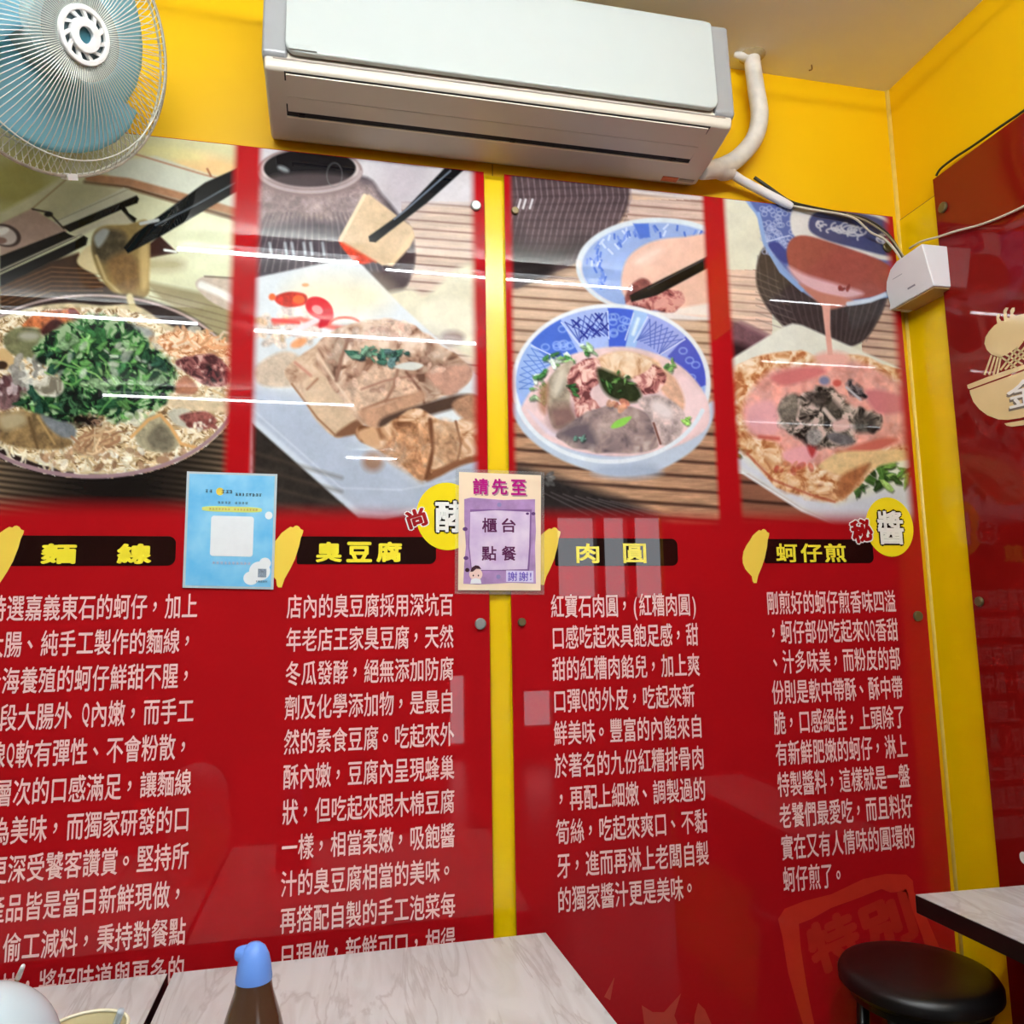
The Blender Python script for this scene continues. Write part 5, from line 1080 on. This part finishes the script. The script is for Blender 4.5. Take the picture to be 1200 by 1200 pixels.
# ------------------------------------------------------------------ fan at the upper left
def fan():
    a, b = .94, -.355; c = np.array([-.466, -.305, 2.283]); RR = .215
    n = Vector((math.sin(a)*math.cos(b), -math.cos(a)*math.cos(b), math.sin(b)))
    u = Vector((0, 0, 1)).cross(n).normalized(); v = n.cross(u)
    Fn = root('wall_fan', c, 'wall fan with translucent blue blades and a wire cage, at the upper left', 'fan')
    m3 = Matrix((u, v, n)).transposed(); Fn.rotation_euler = m3.to_euler()
    def L3(r, t, z): return (r*math.cos(t), r*math.sin(t), z)
    def ringp(r, z, k=96): return [L3(r, 2*math.pi*i/k, z) for i in range(k)]
    def prt(name, geos, m):
        V, Fc = join(geos); return mesh(name, V, Fc, m, Fn, smooth=True, local=True)
    def dome(s, h, e): return h*(1-s**e)
    N = 112; g = []
    for i in range(N):
        t = 2*math.pi*i/N; P = []
        for s in (.17, .35, .55, .72, .86, .94, .985, 1.0): P.append(L3(RR*s, t+.12*(s-.17), .078*(1-max(0, (s-.17)/.83)**2.6)))
        g.append(tubegeo(P, .00085, 5))
    prt('front_cage_wires', g, chrome_w)['kind'] = 'stuff'
    prt('front_cage_hoops', [tubegeo(ringp(RR*s, z), .0013, 5, True) for s, z in ((.87, .034),)], chrome_w)
    prt('rim_ring', [tubegeo(ringp(RR, 0), .0030, 8, True)], mat('rim_steel', S(196, 186, 172), .35, metal=.3, noise=.3, nscale=90))
    prt('rim_ring', [tubegeo(ringp(RR*.995, -.012), .0022, 8, True)], chrome_w)
    g = []
    for i in range(N):
        t = 2*math.pi*(i+.5)/N; P = []
        for s in (.22, .5, .75, .9, .97, 1.0): P.append(L3(RR*s, t-.25*(s-.22), -.012-.075*(1-s**3.2)))
        g.append(tubegeo(P, .0008, 5))
    prt('rear_cage_wires', g, chrome_w)['kind'] = 'stuff'
    prt('rear_cage_hoops', [tubegeo(ringp(RR*s, -.012-.075*(1-s**3.2)), .0013, 5, True) for s in (.5, .82)], chrome_w)
    ct = math.radians(-64); V = [(r_*math.cos(ct)-w_*math.sin(ct), r_*math.sin(ct)+w_*math.cos(ct), z_) for z_ in (-.014, .006) for r_, w_ in ((RR-.004, -.009), (RR+.006, -.009), (RR+.006, .009), (RR-.004, .009))]; mesh('rim_clip', V, BF, fan_white, Fn, local=True)
    # centre badge: outer disc with slots
    def washer(name, r0, r1, z0, z1, m, k=60):
        V = []; Fc = []
        for r, z in ((r0, z0), (r1, z0), (r1, z1), (r0, z1)):
            for i in range(k): V.append(L3(r, 2*math.pi*i/k, z))
        for q in range(4):
            for i in range(k): Fc.append((q*k+i, q*k+(i+1) % k, ((q+1) % 4)*k+(i+1) % k, ((q+1) % 4)*k+i))
        o = mesh(name, V, Fc, m, Fn, local=True); bev(o, .0015, 2); return o
    washer('inner_guard', .044, .066, .0735, .0748, mat('guard_clear', S(190, 202, 198), .3, alpha=.45, noise=.05)); washer('badge_ring', .035, .043, .076, .084, fan_white); washer('badge_boss', .012, .025, .076, .087, fan_white)
    g = []
    for i in range(11):
        t = 2*math.pi*i/11; V = []
        for z in (.0765, .0825):
            for r, dt in ((.0235, -.13), (.0365, .17), (.0365, .36), (.0235, .06)): V.append(L3(r, t+dt, z))
        mesh('badge_spoke', V, BF, fan_white, Fn, local=True)
    mesh('badge_core', [L3(.0122, 2*math.pi*i/30, .079) for i in range(30)], [tuple(range(30))], mat('badge_teal', S(52, 110, 124), .3, noise=.05), Fn, local=True)
    mesh('badge_back', [L3(.036, 2*math.pi*i/40, .0755) for i in range(40)], [tuple(range(40))], mat('badge_shade', S(90, 112, 118), .5, noise=.05), Fn, local=True)
    # blades
    for kb in range(3):
        nu, nv = 14, 12; V = []; Fc = []; t0 = 2*math.pi*kb/3+.5
        for i in range(nu):
            s = i/(nu-1); r = .03+.148*s; wd = .8+.5*math.sin(min(1, s*1.15)*math.pi/2); 
            for j in range(nv):
                q = j/(nv-1)-.5; rr = r*(1-.10*(abs(q)*2)**4*s); t = t0+q*2*wd*(1-.18*s)+.3*s
                V.append(L3(rr, t, -.005+q*.062*(.55+.45*s)))
        for i in range(nu-1):
            for j in range(nv-1): Fc.append((i*nv+j, i*nv+j+1, (i+1)*nv+j+1, (i+1)*nv+j))
        o = mesh('blade', V, Fc, blade_m, Fn, smooth=True, local=True); sd = o.modifiers.new('th', 'SOLIDIFY'); sd.thickness = .0016
    lathe('blade_hub', [(.062, -.03), (.062, .01), (.055, .024), (.03, .03), (0, .031)], (0, 0, 0), mat('hub_blue', S(160, 186, 186), .3, noise=.03), Fn, 36, local=True)
    lathe('motor_housing', [(.0, -.2), (.035, -.198), (.056, -.18), (.064, -.14), (.062, -.10), (.05, -.088), (.0, -.087)], (0, 0, 0), fan_grey, Fn, 36, local=True)
    # arm back to the wall plate (built in world space)
    Mi = (Matrix.Translation(Vector(c)) @ m3.to_4x4()).inverted()
    def W(*p): return tuple(Mi @ Vector(p))
    mt = Matrix.Translation(Vector(c)) @ m3.to_4x4() @ Vector((0, 0, -.17))
    o = tube('arm', [W(*mt), W(mt[0]-.05, mt[1]+.03, mt[2]-.01), W(mt[0]-.12, -.08, mt[2]-.01), W(mt[0]-.13, -.01, mt[2])], .017, fan_grey, Fn, 12, local=True)
    X, Z = mt[0]-.13, mt[2]
    V = [W(X+sx*.045, y_, Z+sz*.085) for y_ in (-.022, -.0005) for sx, sz in ((-1, -1), (1, -1), (1, 1), (-1, 1))]
    bev(mesh('wall_plate', V, BF, fan_grey, Fn, local=True), .006)
fan()

# ------------------------------------------------------------------ tables
def table(label, corners, z, front_y, th=.028, pedestal=None):
    c = np.array(corners, float)      # far-left, far-right, near-right, near-left (x,y)
    T_ = root('dining_table', (c[:, 0].mean(), c[:, 1].mean(), 0), label, 'table', 'wood-look dining tables')
    k = c.mean(0)
    def lay(d, z_): return [(p[0]+np.sign(k[0]-p[0])*d, p[1]+np.sign(k[1]-p[1])*d, z_) for p in c]
    hexa('tabletop', lay(.0012, z-.002)[::1]+lay(.0012, z), table_m, T_)
    bev(hexa('edge_band', lay(0, z-th)+lay(0, z-.0012), black_edge, T_), .0015, 2)
    if pedestal:
        X, Y_ = pedestal
        box('leg', (X-.035, Y_-.035, .02), (X+.035, Y_+.035, z-th-.02), black_metal, T_); box('foot_plate', (X-.06, Y_-.22, 0), (X+.06, Y_+.22, .02), black_metal, T_)
        box('top_plate', (X-.05, Y_-.15, z-th-.02), (X+.05, Y_+.15, z-th), black_metal, T_); return
    for q in lay(.06, 0): tube('leg', [(q[0], q[1], 0), (q[0], q[1], z-th-.028)], .018, black_metal, T_, 14, sm=False)
    b = lay(.05, z-th-.03); t = lay(.05, z-th); hexa('apron', b+t, black_metal, T_)
z1 = .73
A1, B1 = onZ(640, 1092.5, z1), onZ(725, 1201, z1); S1, S2 = onZ(200, 1140, z1), onZ(172, 1200, z1); E1 = onZ(25, 1160, z1)
def lerpY(a, b, y): t = (y-a[1])/(b[1]-a[1]); return (a[0]+(b[0]-a[0])*t, y)
yn = -.72; g = .004; yb = (A1[1]+S1[1]+E1[1])/3
bk = lambda x: S1[1]+(A1[1]-S1[1])*(x-S1[0])/(A1[0]-S1[0])
rb, rn = lerpY(A1, B1, A1[1]), lerpY(A1, B1, yn); sb, sn = lerpY(S1, S2, S1[1]), lerpY(S1, S2, yn)
table('wood-look table with the sauce bottle on it, in front of the menu boards', [(sb[0]+g, sb[1]), (A1[0], A1[1]), (rn[0], yn), (sn[0]+g, yn)], z1, yn)
table('wood-look table with the bowls on it, at the lower left corner', [(sb[0]-.75, sb[1]+.004), (sb[0]-g, sb[1]), (sn[0]-g, yn), (sn[0]-.75, yn)], z1, yn)
z2 = .782
C1, C2 = onZ(1072, 1048, z2), onZ(1187, 1100, z2); C3 = onZ(1200, 1037, z2)
xe = XR-.03; ym = -.95; ln = lerpY(C1, C2, ym)
tt = (xe-C1[0])/(C3[0]-C1[0]); yr_ = C1[1]+(C3[1]-C1[1])*min(tt, 1.6)
table('wood-look table with a thick black edge beside the dark red board', [(C1[0], C1[1]), (xe, yr_), (xe, ym), (ln[0], ym)], z2, ym, .034, (xe-.07, -.66))

# ------------------------------------------------------------------ stool
def stool():
    z = .64; p = onZ(1075, 1133, z); R = .144
    c = (p[0], p[1], 0)
    St = root('round_stool', c, 'black round stool with padded seat below the right table', 'stool')
    lathe('seat', [(0, z-.045), (R-.03, z-.045), (R-.012, z-.042), (R, z-.03), (R, z-.016), (R-.006, z-.006), (R-.02, z-.001), (R-.05, z+.0005), (0, z+.001)], c, black_vinyl, St, 64)
    lathe('seat_ring', [(R-.045, z-.058), (R-.02, z-.058), (R-.02, z-.044), (R-.045, z-.044)], c, black_metal, St, 48)
    for k in range(4):
        t = math.radians(28+90*k); r0, r1 = R-.034, R+.012
        tube('leg', [(c[0]+r0*math.cos(t), c[1]+r0*math.sin(t), z-.05), (c[0]+r1*math.cos(t), c[1]+r1*math.sin(t), .0)], .0125, black_metal, St, 12, sm=False)
    V, Fc = tubegeo([(c[0]+(R-.008)*math.cos(2*math.pi*i/40), c[1]+(R-.008)*math.sin(2*math.pi*i/40), .2) for i in range(40)], .008, 8, True)
    mesh('foot_ring', V, Fc, black_metal, St, smooth=True)
stool()

# ------------------------------------------------------------------ things on the tables
def bottle():
    d = .985; p = atD(298, 1127, d); zb_ = z1+.0005; c = (p[0], p[1], zb_)
    top = atD(299, 1105, d)[2]; cb_ = atD(298, 1144, d)[2]
    H = top-zb_; hc = cb_-zb_; k = d/F
    B = root('sauce_bottle', c, 'brown sauce bottle with a light blue spouted cap on the table', 'bottle')
    r1 = 18.5*k*1.05; w12 = 34.5*k*1.04
    zl = hc-62*k
    lathe('bottle_body', [(0, 0), (w12*1.10, 0), (w12*1.14, .006), (w12*1.08, zl*.5), (w12, zl), (w12*.86, zl+20*k), (r1*1.12, hc-14*k), (r1*1.02, hc-1*k), (r1*.9, hc), (0, hc)], c, sauce_m, B, 40)
    lathe('sauce_level', [(w12*1.145, .006), (w12*1.09, zl*.5), (w12*1.012, zl), (w12*.985, zl+3*k)], c, sauce_d, B, 40)
    rc = 20*k
    cap = lathe('cap', [(rc*1.03, hc-3*k), (rc*1.04, hc), (rc*.95, hc+14*k), (rc*.84, hc+24*k), (rc*.62, hc+33*k), (rc*.34, hc+37.5*k), (0, hc+39*k)], c, blue_cap, B, 40)
    q = lambda dx, dz, dy=0: (c[0]+dx*k*RM[0][0], c[1]+dx*k*RM[0][1]+dy, zb_+hc+dz*k)
    tube('spout', [q(-1, 19), q(-7, 23), q(-15, 25.5), q(-21.5, 25.5)], [.0160, .0145, .0105, .0066], blue_cap, cap, 14)
    tube('spout_hole', [q(-21.2, 25.5), q(-22.3, 25.5)], .0036, dark_gap, cap, 10, sm=False)
bottle()
def bowls():
    d = .95; p = atD(99, 1207, d); k = d/F; r = 47*k
    c = (p[0], p[1], z1+.0005); h = p[2]-c[2]
    B = root('soup_bowl', c, 'small cream bowl of soup at the lower left', 'bowl')
    lathe('bowl_body', [(0, 0), (r*.5, 0), (r*.52, .006), (r*.75, h*.35), (r*.92, h*.7), (r, h), (r*.97, h+.0015), (r*.9, h*.72), (r*.72, h*.38), (r*.4, .012), (0, .01)], c, cream_bowl, B, 48)
    lathe('soup', [(0, h*.70), (r*.88, h*.70)], c, soup_m, B, 48)
    V, Fc = tubegeo([(c[0]+r*.985*math.cos(2*math.pi*i/48), c[1]+r*.985*math.sin(2*math.pi*i/48), c[2]+h) for i in range(48)], .0022, 8, True); mesh('rim', V, Fc, mat('cream_rim', S(248, 244, 214), .25, noise=.02), B, smooth=True)
    e = atD(142, 1184, d-.01)
    s = tube('soup_spoon', [(c[0]+r*.35, c[1]-.01, c[2]+h*.72), (c[0]+r*.7, c[1]-.012, c[2]+h*.98), tuple(e)], [.006, .0045, .004], white_ceramic, None, 10); tag(s, 'white spoon handle leaning in the cream soup bowl', 'spoon')
    d = .78; k = d/F; R = 89*k; m0 = atD(-29, 1252, d); c = (m0[0], m0[1], z1+.0005); hz = m0[2]-c[2]
    W = root('white_container', c, 'smooth white dome-shaped container cut off by the lower left corner', 'container')
    prof = [(0, 0), (R*.82, 0), (R*.86, .005), (R*.98, hz*.8)]+[(R*math.cos(t), hz+R*math.sin(t)) for t in np.linspace(0, math.pi/2-.12, 12)]+[(0, hz+R)]
    lathe('container_body', prof, c, white_ceramic, W, 56)
    lathe('container_foot', [(R*.7, -.0003), (R*.84, -.0003), (R*.84, .004), (R*.7, .004)], c, white_pl, W, 48)
    e = atD(27, 1132, .93); b0 = onZ(-8, 1215, z1+.006)
    St = root('skewer_stick', b0, 'thin wooden stick with a white tip behind the white container', 'stick')
    q = np.array(e); b0 = np.array(b0); md = b0+(q-b0)*.86
    tube('stick', [b0, md], .0028, wood_stick, St, 8, sm=False); tube('tip', [md, q], [.0034, .0024], white_pl, St, 8, sm=False)
bowls()
